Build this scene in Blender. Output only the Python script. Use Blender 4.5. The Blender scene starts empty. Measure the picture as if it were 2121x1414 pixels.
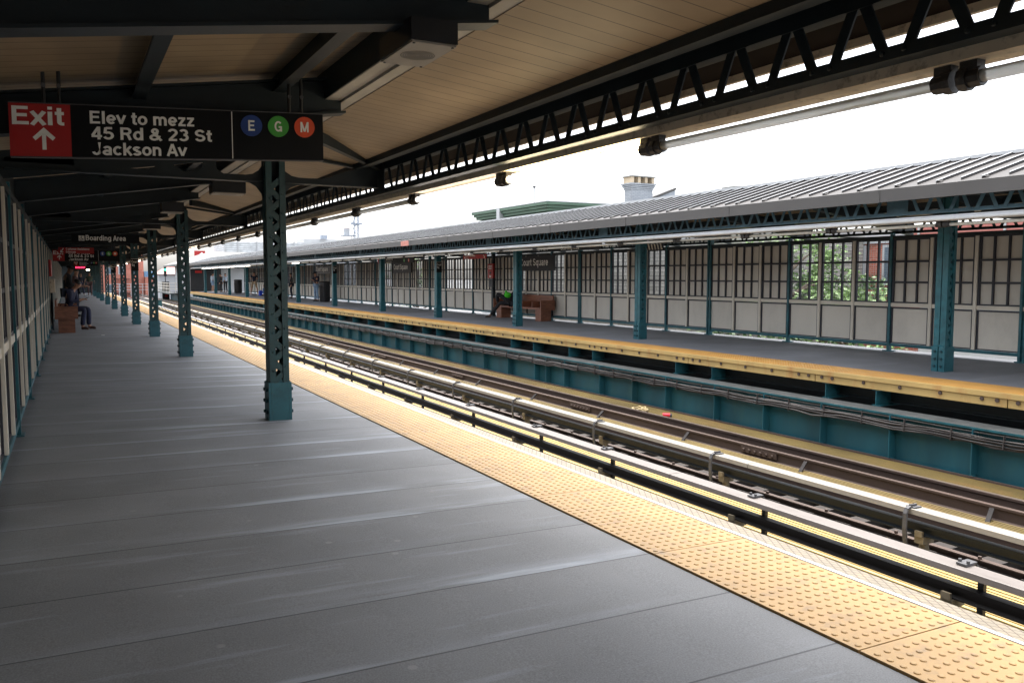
import bpy, math, random
from mathutils import Vector, Matrix
random.seed(7)
R = math.radians
SC = bpy.context.scene
COL = SC.collection

# ------------------------------------------------------------------ camera
WS = 0.88                                     # everything below is laid out in units of 0.88 m
cam = bpy.data.objects.new('camera', bpy.data.cameras.new('camera'))
COL.objects.link(cam)
cam.location = (0, 0, 1.55)
cam.rotation_euler = (R(90) - math.atan(134 / 1711.0), 0, R(-28.2))
cam.data.sensor_width = 36
cam.data.lens = 1711 / 2121.0 * 36
cam.data.clip_start = 0.05
cam.data.clip_end = 5000
SC.camera = cam

# ------------------------------------------------------------------ world, sun, exposure
SUN_EL, SUN_AZ = 74, 25                       # elevation; azimuth from +Y (along the track) towards +X
w = bpy.data.worlds.new('World'); SC.world = w; w.use_nodes = True
nt = w.node_tree; nt.nodes.clear()
sky = nt.nodes.new('ShaderNodeTexSky'); sky.sky_type = 'NISHITA'; sky.sun_disc = False
sky.sun_elevation = R(SUN_EL); sky.sun_rotation = R(SUN_AZ)
sky.air_density = 1.0; sky.dust_density = 4.0; sky.ozone_density = 1.0
hsv = nt.nodes.new('ShaderNodeHueSaturation'); hsv.inputs['Saturation'].default_value = 0.30
bg = nt.nodes.new('ShaderNodeBackground'); bg.inputs['Strength'].default_value = 0.15
out = nt.nodes.new('ShaderNodeOutputWorld')
nt.links.new(sky.outputs[0], hsv.inputs['Color']); nt.links.new(hsv.outputs[0], bg.inputs[0]); nt.links.new(bg.outputs[0], out.inputs[0])
sd = bpy.data.lights.new('sun', 'SUN'); sd.energy = 1.3; sd.angle = R(60); sd.color = (1, 0.95, 0.88)
so = bpy.data.objects.new('sun', sd); COL.objects.link(so)
sv = Vector((math.sin(R(SUN_AZ)) * math.cos(R(SUN_EL)), math.cos(R(SUN_AZ)) * math.cos(R(SUN_EL)), math.sin(R(SUN_EL))))
so.rotation_euler = sv.to_track_quat('Z', 'Y').to_euler(); so.location = (0, 0, 40)
SC.view_settings.view_transform = 'Standard'; SC.view_settings.look = 'None'
SC.view_settings.exposure = 2.2; SC.view_settings.gamma = 1
SC.render.engine = 'CYCLES'
SC.cycles.max_bounces = 8; SC.cycles.diffuse_bounces = 5; SC.cycles.glossy_bounces = 3
SC.cycles.sample_clamp_indirect = 8
try: SC.cycles.use_denoising = True
except Exception: pass

# ------------------------------------------------------------------ materials
def mat(name, c, rough=0.6, metal=0.0, nscale=6.0, namt=0.25, stretch=(1, 1, 1), bump=0.0, bscale=60.0, c2=None, c2amt=0.0, c2scale=3.0, emit=None, es=0.0, spec=0.5):
    m = bpy.data.materials.new(name); m.use_nodes = True
    t = m.node_tree; N = t.nodes; L = t.links; p = N['Principled BSDF']
    p.inputs['Roughness'].default_value = rough; p.inputs['Metallic'].default_value = metal
    p.inputs['Specular IOR Level'].default_value = spec
    tc = N.new('ShaderNodeTexCoord'); mp = N.new('ShaderNodeMapping'); mp.inputs['Scale'].default_value = stretch
    L.new(tc.outputs['Object'], mp.inputs[0])
    n = N.new('ShaderNodeTexNoise'); n.inputs['Scale'].default_value = nscale; n.inputs['Detail'].default_value = 6
    L.new(mp.outputs[0], n.inputs['Vector'])
    r = N.new('ShaderNodeMapRange'); r.inputs[1].default_value = 0.3; r.inputs[2].default_value = 0.7
    r.inputs[3].default_value = 1 - namt; r.inputs[4].default_value = 1 + namt
    L.new(n.outputs['Fac'], r.inputs[0])
    mx = N.new('ShaderNodeMix'); mx.data_type = 'RGBA'; mx.blend_type = 'MULTIPLY'; mx.inputs[0].default_value = 1
    mx.inputs[6].default_value = (*c, 1); L.new(r.outputs[0], mx.inputs[7])
    last = mx.outputs[2]
    if c2 is not None:
        n2 = N.new('ShaderNodeTexNoise'); n2.inputs['Scale'].default_value = c2scale; n2.inputs['Detail'].default_value = 8; n2.inputs['Roughness'].default_value = 0.7
        L.new(mp.outputs[0], n2.inputs['Vector'])
        r2 = N.new('ShaderNodeMapRange'); r2.inputs[1].default_value = 0.52; r2.inputs[2].default_value = 0.72; r2.inputs[3].default_value = 0; r2.inputs[4].default_value = c2amt
        L.new(n2.outputs['Fac'], r2.inputs[0])
        m2 = N.new('ShaderNodeMix'); m2.data_type = 'RGBA'; m2.inputs[7].default_value = (*c2, 1)
        L.new(r2.outputs[0], m2.inputs[0]); L.new(last, m2.inputs[6]); last = m2.outputs[2]
    L.new(last, p.inputs['Base Color'])
    if bump > 0:
        nb = N.new('ShaderNodeTexNoise'); nb.inputs['Scale'].default_value = bscale; nb.inputs['Detail'].default_value = 4
        L.new(tc.outputs['Object'], nb.inputs['Vector'])
        b = N.new('ShaderNodeBump'); b.inputs['Strength'].default_value = bump; b.inputs['Distance'].default_value = 0.01
        L.new(nb.outputs['Fac'], b.inputs['Height']); L.new(b.outputs[0], p.inputs['Normal'])
    if emit:
        p.inputs['Emission Color'].default_value = (*emit, 1); p.inputs['Emission Strength'].default_value = es
    return m

def mathn(N, L, op, a, b=None):
    n = N.new('ShaderNodeMath'); n.operation = op
    for i, v in enumerate((a, b)):
        if v is None: continue
        if isinstance(v, (int, float)): n.inputs[i].default_value = v
        else: L.new(v, n.inputs[i])
    return n.outputs[0]

def vary(m, amt):
    t = m.node_tree; N = t.nodes; L = t.links; p = N['Principled BSDF']; src = p.inputs['Base Color'].links[0].from_socket
    oi = N.new('ShaderNodeObjectInfo'); r = N.new('ShaderNodeMapRange'); r.inputs[3].default_value = 1 - amt; r.inputs[4].default_value = 1 + amt; L.new(oi.outputs['Random'], r.inputs[0])
    mx = N.new('ShaderNodeMix'); mx.data_type = 'RGBA'; mx.blend_type = 'MULTIPLY'; mx.inputs[0].default_value = 1; L.new(src, mx.inputs[6]); L.new(r.outputs[0], mx.inputs[7]); L.new(mx.outputs[2], p.inputs['Base Color'])
    return m

def floor_mat(name, base, pitch, off, wear_sheen, dark):
    m = bpy.data.materials.new(name); m.use_nodes = True
    t = m.node_tree; N = t.nodes; L = t.links; p = N['Principled BSDF']
    tc = N.new('ShaderNodeTexCoord'); sx = N.new('ShaderNodeSeparateXYZ'); L.new(tc.outputs['Object'], sx.inputs[0])
    X, Y = sx.outputs[0], sx.outputs[1]
    u = mathn(N, L, 'DIVIDE', mathn(N, L, 'SUBTRACT', Y, off), pitch)
    fr = mathn(N, L, 'FRACT', u); cell = mathn(N, L, 'FLOOR', u)
    wn = N.new('ShaderNodeTexWhiteNoise'); wn.noise_dimensions = '1D'; L.new(cell, wn.inputs['W'])
    # streaks: noise drawn out across the platform
    mp = N.new('ShaderNodeMapping'); mp.inputs['Scale'].default_value = (0.55, 5.0, 1); L.new(tc.outputs['Object'], mp.inputs[0])
    ns = N.new('ShaderNodeTexNoise'); ns.inputs['Scale'].default_value = 1.0; ns.inputs['Detail'].default_value = 7; ns.inputs['Roughness'].default_value = 0.62; L.new(mp.outputs[0], ns.inputs['Vector'])
    nb = N.new('ShaderNodeTexNoise'); nb.inputs['Scale'].default_value = 1.3; nb.inputs['Detail'].default_value = 6; L.new(tc.outputs['Object'], nb.inputs['Vector'])
    nf = N.new('ShaderNodeTexNoise'); nf.inputs['Scale'].default_value = 140; nf.inputs['Detail'].default_value = 3; L.new(tc.outputs['Object'], nf.inputs['Vector'])
    # wear with painted sky sheen beyond each joint, strength varies per joint
    edge = mathn(N, L, 'POWER', mathn(N, L, 'SUBTRACT', 1.0, fr), 7.0)
    w1 = N.new('ShaderNodeMapRange'); w1.inputs[1].default_value = 0.42; w1.inputs[2].default_value = 0.62; L.new(ns.outputs['Fac'], w1.inputs[0])
    per = mathn(N, L, 'POWER', wn.outputs['Value'], 1.1)
    k = mathn(N, L, 'MULTIPLY', mathn(N, L, 'MULTIPLY', edge, w1.outputs[0]), per)
    nx = N.new('ShaderNodeMapRange'); nx.inputs[1].default_value = 0.0; nx.inputs[2].default_value = 1.8; nx.inputs[3].default_value = 0.25; nx.inputs[4].default_value = 1; L.new(X, nx.inputs[0])
    k = mathn(N, L, 'MULTIPLY', k, wear_sheen); k = mathn(N, L, 'MULTIPLY', k, nx.outputs[0])
    w2 = N.new('ShaderNodeMapRange'); w2.inputs[1].default_value = 0.58; w2.inputs[2].default_value = 0.80; w2.inputs[4].default_value = 0.30 * wear_sheen; L.new(ns.outputs['Fac'], w2.inputs[0])
    k = mathn(N, L, 'ADD', k, w2.outputs[0]); k = mathn(N, L, 'MINIMUM', k, 0.75)
    # base tone: per-slab and blotchy
    tone = mathn(N, L, 'ADD', mathn(N, L, 'MULTIPLY', wn.outputs['Value'], 0.12), mathn(N, L, 'MULTIPLY', nb.outputs['Fac'], 0.7))
    tone = mathn(N, L, 'ADD', tone, mathn(N, L, 'MULTIPLY', nf.outputs['Fac'], 1.1)); tone = mathn(N, L, 'ADD', tone, 0.03)
    mx = N.new('ShaderNodeMix'); mx.data_type = 'RGBA'; mx.blend_type = 'MULTIPLY'; mx.inputs[0].default_value = 1; mx.inputs[6].default_value = (*base, 1); L.new(tone, mx.inputs[7])
    m2 = N.new('ShaderNodeMix'); m2.data_type = 'RGBA'; m2.inputs[7].default_value = (0.34, 0.38, 0.44, 1); L.new(k, m2.inputs[0]); L.new(mx.outputs[2], m2.inputs[6])
    # dark joint line and small stuck spots
    dj = mathn(N, L, 'MINIMUM', fr, mathn(N, L, 'SUBTRACT', 1.0, fr))
    jl = N.new('ShaderNodeMapRange'); jl.inputs[1].default_value = 0.004; jl.inputs[2].default_value = 0.012; jl.inputs[3].default_value = dark; jl.inputs[4].default_value = 0; L.new(dj, jl.inputs[0])
    vo = N.new('ShaderNodeTexVoronoi'); vo.inputs['Scale'].default_value = 2.6; L.new(tc.outputs['Object'], vo.inputs['Vector'])
    sp = N.new('ShaderNodeMapRange'); sp.inputs[1].default_value = 0.045; sp.inputs[2].default_value = 0.060; sp.inputs[3].default_value = 0.40; sp.inputs[4].default_value = 0; L.new(vo.outputs['Distance'], sp.inputs[0])
    m3 = N.new('ShaderNodeMix'); m3.data_type = 'RGBA'; m3.inputs[7].default_value = (0.01, 0.01, 0.012, 1); L.new(jl.outputs[0], m3.inputs[0]); L.new(m2.outputs[2], m3.inputs[6])
    m4 = N.new('ShaderNodeMix'); m4.data_type = 'RGBA'; m4.inputs[7].default_value = (0.30, 0.30, 0.29, 1); L.new(sp.outputs[0], m4.inputs[0]); L.new(m3.outputs[2], m4.inputs[6])
    L.new(m4.outputs[2], p.inputs['Base Color'])
    rr = N.new('ShaderNodeMapRange'); rr.inputs[3].default_value = 0.68; rr.inputs[4].default_value = 0.52; L.new(k, rr.inputs[0]); L.new(rr.outputs[0], p.inputs['Roughness'])
    bp = N.new('ShaderNodeBump'); bp.inputs['Strength'].default_value = 0.25; bp.inputs['Distance'].default_value = 0.004
    hh = mathn(N, L, 'SUBTRACT', mathn(N, L, 'MULTIPLY', nf.outputs['Fac'], 0.6), mathn(N, L, 'MULTIPLY', jl.outputs[0], 2.0)); L.new(hh, bp.inputs['Height']); L.new(bp.outputs[0], p.inputs['Normal'])
    return m

def brick_mat(name, c1, c2, mortar, scale=1.0, bw=0.22, rh=0.075, msize=0.01):
    m = bpy.data.materials.new(name); m.use_nodes = True
    t = m.node_tree; N = t.nodes; L = t.links; p = N['Principled BSDF']; p.inputs['Roughness'].default_value = 0.85
    tc = N.new('ShaderNodeTexCoord'); sx = N.new('ShaderNodeSeparateXYZ'); L.new(tc.outputs['Object'], sx.inputs[0])
    cx = N.new('ShaderNodeCombineXYZ'); L.new(mathn(N, L, 'ADD', sx.outputs[0], sx.outputs[1]), cx.inputs[0]); L.new(sx.outputs[2], cx.inputs[1])
    b = N.new('ShaderNodeTexBrick'); b.inputs['Scale'].default_value = scale; b.inputs['Brick Width'].default_value = bw; b.inputs['Row Height'].default_value = rh; b.inputs['Mortar Size'].default_value = msize
    b.inputs['Color1'].default_value = (*c1, 1); b.inputs['Color2'].default_value = (*c2, 1); b.inputs['Mortar'].default_value = (*mortar, 1)
    L.new(cx.outputs[0], b.inputs['Vector'])
    n = N.new('ShaderNodeTexNoise'); n.inputs['Scale'].default_value = 0.7; n.inputs['Detail'].default_value = 6; L.new(tc.outputs['Object'], n.inputs['Vector'])
    mx = N.new('ShaderNodeMix'); mx.data_type = 'RGBA'; mx.blend_type = 'MULTIPLY'; mx.inputs[0].default_value = 1
    r = N.new('ShaderNodeMapRange'); r.inputs[1].default_value = 0.3; r.inputs[2].default_value = 0.7; r.inputs[3].default_value = 0.75; r.inputs[4].default_value = 1.2; L.new(n.outputs['Fac'], r.inputs[0])
    L.new(b.outputs['Color'], mx.inputs[6]); L.new(r.outputs[0], mx.inputs[7]); L.new(mx.outputs[2], p.inputs['Base Color'])
    return m

def line_mat(name, c, pitch, linec, axis=1, width=0.06, rough=0.6, dirt=0.25):
    """board surface with grooves every `pitch` along one object axis"""
    m = mat(name, c, rough, 0, 2.0, dirt)
    t = m.node_tree; N = t.nodes; L = t.links; p = N['Principled BSDF']
    src = p.inputs['Base Color'].links[0].from_socket
    tc = N.new('ShaderNodeTexCoord'); sx = N.new('ShaderNodeSeparateXYZ'); L.new(tc.outputs['Object'], sx.inputs[0])
    fr = mathn(N, L, 'FRACT', mathn(N, L, 'DIVIDE', sx.outputs[axis], pitch))
    d = mathn(N, L, 'LESS_THAN', fr, width)
    mx = N.new('ShaderNodeMix'); mx.data_type = 'RGBA'; mx.inputs[7].default_value = (*linec, 1); L.new(d, mx.inputs[0]); L.new(src, mx.inputs[6]); L.new(mx.outputs[2], p.inputs['Base Color'])
    return m

def diamond_mat(name, c, linec, pitch):
    m = mat(name, c, 0.5, 0, 8, 0.12, c2=(0.5, 0.33, 0.16), c2amt=0.5, c2scale=9)
    t = m.node_tree; N = t.nodes; L = t.links; p = N['Principled BSDF']
    src = p.inputs['Base Color'].links[0].from_socket
    tc = N.new('ShaderNodeTexCoord'); sx = N.new('ShaderNodeSeparateXYZ'); L.new(tc.outputs['Object'], sx.inputs[0])
    y2 = mathn(N, L, 'MULTIPLY', sx.outputs[1], 0.62)
    a = mathn(N, L, 'FRACT', mathn(N, L, 'DIVIDE', mathn(N, L, 'ADD', sx.outputs[0], y2), pitch))
    b = mathn(N, L, 'FRACT', mathn(N, L, 'DIVIDE', mathn(N, L, 'SUBTRACT', sx.outputs[0], y2), pitch))
    d = mathn(N, L, 'MAXIMUM', mathn(N, L, 'LESS_THAN', a, 0.12), mathn(N, L, 'LESS_THAN', b, 0.12))
    mx = N.new('ShaderNodeMix'); mx.data_type = 'RGBA'; mx.inputs[7].default_value = (*linec, 1); L.new(d, mx.inputs[0]); L.new(src, mx.inputs[6]); L.new(mx.outputs[2], p.inputs['Base Color'])
    bp = N.new('ShaderNodeBump'); bp.inputs['Strength'].default_value = 0.5; bp.inputs['Distance'].default_value = 0.004; L.new(d, bp.inputs['Height']); L.new(bp.outputs[0], p.inputs['Normal'])
    return m

M = {}
M['teal'] = mat('teal_paint', (0.014, 0.098, 0.122), 0.42, 0, 5, 0.30, bump=0.10, bscale=45, c2=(0.008, 0.040, 0.046), c2amt=0.7, c2scale=11)
M['tealg'] = mat('teal_girder_paint', (0.012, 0.084, 0.110), 0.5, 0, 1.6, 0.28, stretch=(1, 1, 0.35), bump=0.05, c2=(0.035, 0.11, 0.10), c2amt=0.6, c2scale=2.2)
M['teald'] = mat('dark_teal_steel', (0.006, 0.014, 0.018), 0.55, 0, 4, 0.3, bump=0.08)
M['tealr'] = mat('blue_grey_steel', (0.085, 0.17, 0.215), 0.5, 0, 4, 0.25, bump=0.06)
M['black'] = mat('black_steel', (0.007, 0.008, 0.010), 0.45, 0, 4, 0.3)
M['bolt'] = mat('dark_bolt_steel', (0.008, 0.045, 0.06), 0.4, 0.2, 9, 0.3)
M['soffit'] = line_mat('beige_soffit_boards', (0.30, 0.225, 0.14), 0.155, (0.10, 0.07, 0.045), axis=1, width=0.055, dirt=0.18)
M['ridge'] = mat('grey_ridge_panel', (0.42, 0.40, 0.36), 0.7, 0, 3, 0.15, bump=0.1, c2=(0.22, 0.21, 0.19), c2amt=0.4, c2scale=6)
M['brown'] = mat('dark_brown_paint', (0.008, 0.005, 0.004), 0.8, 0, 3, 0.25, spec=.08)
M['beige'] = mat('beige_painted_steel', (0.60, 0.51, 0.385), 0.55, 0, 3, 0.15, c2=(0.12, 0.08, 0.05), c2amt=0.85, c2scale=14)
M['trunk'] = mat('pale_trunking', (0.66, 0.67, 0.68), 0.35, 0.0, 2, 0.10, c2=(0.38, 0.37, 0.35), c2amt=0.4, c2scale=5)
M['panel'] = mat('warm_grey_panel', (0.60, 0.56, 0.49), 0.55, 0, 1.6, 0.07, bump=0.03, bscale=200)
M['panel'] = vary(mat('warm_grey_panel', (0.60, 0.56, 0.49), 0.55, 0, 0.9, 0.08, stretch=(1, 1, 0.5), bump=0.03, bscale=200, c2=(0.36, 0.33, 0.29), c2amt=0.35, c2scale=1.6), 0.06)
M['mull'] = mat('beige_mullion', (0.64, 0.59, 0.50), 0.5, 0, 2, 0.10)
M['gasket'] = mat('dark_glazing_bar', (0.018, 0.020, 0.030), 0.5, 0, 4, 0.2)
M['floorL'] = floor_mat('worn_platform_slabs', (0.168, 0.173, 0.181), 0.669, 3.77, 2.4, 0.75)
M['floorR'] = floor_mat('dark_platform_slabs', (0.165, 0.172, 0.186), 1.9, 0.4, 0.22, 0.15)
M['tact'] = mat('yellow_tactile', (0.42, 0.255, 0.090), 0.55, 0, 2.5, 0.10, bump=0.12, bscale=300, c2=(0.15, 0.115, 0.08), c2amt=0.65, c2scale=7.5)
M['tactR'] = mat('deep_yellow_tactile', (0.46, 0.245, 0.058), 0.55, 0, 2.5, 0.12, c2=(0.45, 0.23, 0.07), c2amt=0.35, c2scale=3)
M['mesh'] = diamond_mat('pale_diamond_plate', (0.235, 0.20, 0.14), (0.085, 0.05, 0.025), 0.046)
M['edgegrey'] = mat('galvanised_edge', (0.42, 0.44, 0.46), 0.4, 0.3, 6, 0.12)
M['edgey'] = mat('rusty_yellow_board', (0.47, 0.325, 0.12), 0.55, 0, 1.6, 0.14, stretch=(1, 1, 0.25), c2=(0.36, 0.13, 0.03), c2amt=0.75, c2scale=2.6, bump=0.04)
M['rail'] = mat('rusted_rail', (0.068, 0.045, 0.036), 0.6, 0.1, 3, 0.25, stretch=(1, 0.15, 1), bump=0.05)
M['railtop'] = mat('worn_rail_head', (0.22, 0.18, 0.16), 0.3, 0.6, 3, 0.2, stretch=(1, 0.1, 1))
M['third'] = mat('black_contact_rail', (0.008, 0.008, 0.009), 0.40, 0.0, 2, 0.3, stretch=(1, 0.1, 1), spec=.3)
M['thirdg'] = mat('weathered_contact_rail', (0.010, 0.014, 0.018), 0.45, 0.0, 2, 0.3, stretch=(1, 0.1, 1), spec=.25)
M['insul'] = mat('tan_porcelain', (0.17, 0.145, 0.10), 0.6, 0, 8, 0.3)
M['board'] = mat('pale_cover_board', (0.235, 0.218, 0.188), 0.45, 0, 2.0, 0.06, stretch=(1, 0.3, 1), c2=(0.16, 0.125, 0.095), c2amt=0.45, c2scale=3.6)
M['boardp'] = mat('pinkish_cover_board', (0.150, 0.132, 0.122), 0.5, 0, 2.0, 0.07, stretch=(1, 0.3, 1), c2=(0.085, 0.072, 0.064), c2amt=0.55, c2scale=4.0)
M['galv'] = mat('galvanised_bracket', (0.085, 0.085, 0.09), 0.6, 0.0, 8, 0.2, spec=.2)
M['grat'] = mat('bright_yellow_grating', (0.44, 0.315, 0.12), 0.55, 0, 1.2, 0.12)
M['gratd'] = mat('dirty_yellow_grating', (0.135, 0.095, 0.026), 0.6, 0, 1.3, 0.35, stretch=(1, 0.4, 1), c2=(0.22, 0.12, 0.04), c2amt=0.8, c2scale=1.6)
M['tie'] = mat('weathered_timber', (0.024, 0.018, 0.015), 0.8, 0, 5, 0.4, stretch=(0.3, 3, 3), bump=0.2, bscale=30)
M['shade_sheet'] = mat('dark_shade_sheet', (0.02, 0.02, 0.02), 0.9)
M['cable'] = mat('grey_brown_cable', (0.045, 0.039, 0.037), 0.6, 0, 8, 0.35, stretch=(1, 0.4, 1))
M['dust'] = mat('dusty_flange', (0.055, 0.060, 0.060), 0.8, 0, 4, 0.3)
M['brace'] = mat('dull_grey_brace', (0.030, 0.028, 0.028), 0.8, 0, 8, 0.25, spec=.1)
M['roof'] = mat('grey_metal_roof', (0.066, 0.062, 0.060), 0.6, 0.0, 1.2, 0.12, spec=.15)
M['fascia'] = mat('grey_metal_fascia', (0.076, 0.072, 0.069), 0.5, 0.0, 1.2, 0.08, spec=.25)
M['roofw'] = mat('pale_ridge_cap', (0.42, 0.43, 0.44), 0.4, 0.1, 1.2, 0.08)
M['patch'] = mat('pink_fascia_patch', (0.48, 0.17, 0.13), 0.5)
M['signb'] = mat('black_sign_face', (0.004, 0.0045, 0.005), 0.4, 0, 3, 0.2, spec=.2)
M['signd'] = mat('charcoal_sign_face', (0.011, 0.013, 0.019), 0.45, 0, 3, 0.2)
M['signr'] = mat('red_sign_face', (0.36, 0.010, 0.009), 0.4, 0, 3, 0.12)
M['lett'] = mat('white_lettering', (0.80, 0.80, 0.76), 0.5, 0, 20, 0.06)
M['blue'] = mat('blue_bullet', (0.012, 0.045, 0.22), 0.45, 0, 10, 0.1)
M['green'] = mat('green_bullet', (0.05, 0.32, 0.04), 0.45, 0, 10, 0.1)
M['orange'] = mat('orange_bullet', (0.66, 0.075, 0.02), 0.45, 0, 10, 0.1)
M['wood'] = mat('brown_bench_timber', (0.20, 0.075, 0.040), 0.45, 0, 6, 0.3, stretch=(1, 0.3, 4), bump=0.05)
M['tube'] = mat('white_tube_guard', (0.80, 0.79, 0.74), 0.35, 0, 3, 0.04)
M['tube'].node_tree.nodes['Principled BSDF'].inputs['Transmission Weight'].default_value = 0.35
M['tube'].node_tree.nodes['Principled BSDF'].inputs['IOR'].default_value = 1.1
M['lit'] = mat('lit_fluorescent_tube', (0.9, 0.85, 0.7), 0.3, emit=(1.0, 0.82, 0.52), es=7.0)
M['litw'] = mat('lit_white_tube', (0.9, 0.88, 0.84), 0.3, emit=(1.0, 0.90, 0.80), es=1.3)
M['holder'] = mat('dark_lamp_holder', (0.028, 0.027, 0.028), 0.5, 0, 20, 0.4, c2=(0.12, 0.11, 0.10), c2amt=0.6, c2scale=25)
M['grille'] = mat('pale_speaker_plate', (0.27, 0.25, 0.215), 0.5, 0, 5, 0.1)
M['bin'] = mat('black_plastic_bin', (0.015, 0.015, 0.017), 0.4, 0, 6, 0.2)
M['skin'] = mat('skin', (0.42, 0.22, 0.14), 0.5, 0, 8, 0.08)
M['skind'] = mat('dark_skin', (0.15, 0.075, 0.045), 0.5, 0, 8, 0.08)
M['hair'] = mat('dark_hair', (0.012, 0.010, 0.009), 0.5)
M['hairb'] = mat('brown_hair', (0.10, 0.055, 0.03), 0.5)
def cloth(n, c): return mat(n, c, 0.85, 0, 7, 0.25, bump=0.2, bscale=25)
M['navy'] = cloth('navy_cloth', (0.022, 0.026, 0.060)); M['dnavy'] = cloth('dark_navy_cloth', (0.010, 0.014, 0.030))
M['jeans'] = cloth('blue_denim', (0.09, 0.16, 0.28)); M['ljeans'] = cloth('pale_denim', (0.22, 0.32, 0.45))
M['khaki'] = cloth('khaki_cloth', (0.36, 0.27, 0.17)); M['blackc'] = cloth('black_cloth', (0.012, 0.012, 0.014))
M['olive'] = cloth('olive_cloth', (0.06, 0.075, 0.05)); M['maroon'] = cloth('brown_red_cloth', (0.10, 0.055, 0.055))
M['lblue'] = cloth('pale_blue_cloth', (0.42, 0.50, 0.60)); M['white'] = cloth('white_cloth', (0.75, 0.75, 0.75))
M['brownc'] = cloth('dark_brown_cloth', (0.045, 0.030, 0.024)); M['greenb'] = cloth('bright_green_cloth', (0.06, 0.55, 0.02)); M['royal'] = cloth('royal_blue_plastic', (0.02, 0.06, 0.55))
M['leather'] = mat('brown_shoe_leather', (0.05, 0.022, 0.016), 0.35)
M['screen'] = mat('phone_shell', (0.03, 0.03, 0.035), 0.2)
M['redled'] = mat('red_led_text', (0.3, 0.01, 0.02), 0.5, emit=(1.0, 0.02, 0.06), es=1.6)
M['glow'] = mat('lit_lamp', (0.9, 0.8, 0.6), 0.4, emit=(1.0, 0.8, 0.5), es=4.0)
M['sig'] = mat('green_signal_lens', (0.0, 0.4, 0.2), 0.3, emit=(0.05, 1.0, 0.55), es=1.5)
M['ground'] = mat('grey_street', (0.10, 0.10, 0.10), 0.9, 0, 0.05, 0.3)
M['pale'] = mat('pale_render', (0.40, 0.41, 0.42), 0.8, 0, 1, 0.10)
M['gravel'] = mat('pale_gravel_roof', (0.25, 0.245, 0.23), 0.9, 0, 3, 0.25, bump=0.3, bscale=40)
M['glass'] = mat('window_glass', (0.10, 0.13, 0.16), 0.1, 0, 2, 0.3)
M['cornice'] = mat('green_copper_cornice', (0.085, 0.15, 0.10), 0.6, 0, 2, 0.2, stretch=(0.4, 0.4, 3))
M['cornd'] = mat('dark_green_shadow_board', (0.03, 0.07, 0.045), 0.7)
M['stone'] = brick_mat('pale_stone_wall', (0.40, 0.385, 0.35), (0.29, 0.28, 0.25), (0.16, 0.155, 0.14), 1.0, 0.42, 0.13, 0.014)
M['brick'] = brick_mat('red_brick', (0.42, 0.12, 0.075), (0.34, 0.09, 0.06), (0.38, 0.26, 0.21), 1.0, 0.25, 0.08, 0.010)
M['wbrick'] = brick_mat('white_painted_brick', (0.33, 0.35, 0.375), (0.29, 0.31, 0.335), (0.21, 0.23, 0.25), 1.0, 0.24, 0.08, 0.010)
M['ybrick'] = brick_mat('yellow_brick', (0.55, 0.42, 0.26), (0.48, 0.36, 0.22), (0.5, 0.45, 0.38), 1.0, 0.22, 0.075, 0.012)
M['louv'] = line_mat('grey_louvres', (0.55, 0.57, 0.58), 0.28, (0.36, 0.38, 0.39), axis=2, width=0.35)
M['redroof'] = mat('red_metal_roof', (0.40, 0.13, 0.11), 0.5, 0, 2, 0.12)
M['redst'] = mat('faded_red_panel', (0.36, 0.12, 0.10), 0.6, 0, 1, 0.12)
M['blueroof'] = mat('blue_roof', (0.10, 0.27, 0.45), 0.5)
M['bark'] = mat('tree_bark', (0.10, 0.075, 0.055), 0.9, 0, 9, 0.3)
M['wire'] = mat('galvanised_wire', (0.30, 0.32, 0.34), 0.5, 0.3, 9, 0.1)
M['bark2'] = mat('tank_timber', (0.42, 0.44, 0.46), 0.8, 0, 5, 0.2)
M['tower'] = mat('grey_lattice_steel', (0.30, 0.34, 0.40), 0.6)
M['can'] = mat('red_drink_can', (0.65, 0.02, 0.04), 0.3, 0.3)
M['rope'] = mat('tan_rag', (0.40, 0.31, 0.17), 0.9, 0, 20, 0.4)
def leafmat(n, c):
    m = mat(n, c, 0.55, 0, 1.5, 0.45)
    p = m.node_tree.nodes['Principled BSDF']
    p.inputs['Transmission Weight'].default_value = 0.0
    p.inputs['Subsurface Weight'].default_value = 0.0
    return m
M['leaf'] = leafmat('leaf_green', (0.14, 0.24, 0.065)); M['leafd'] = leafmat('leaf_dark_green', (0.075, 0.14, 0.05))

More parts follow.
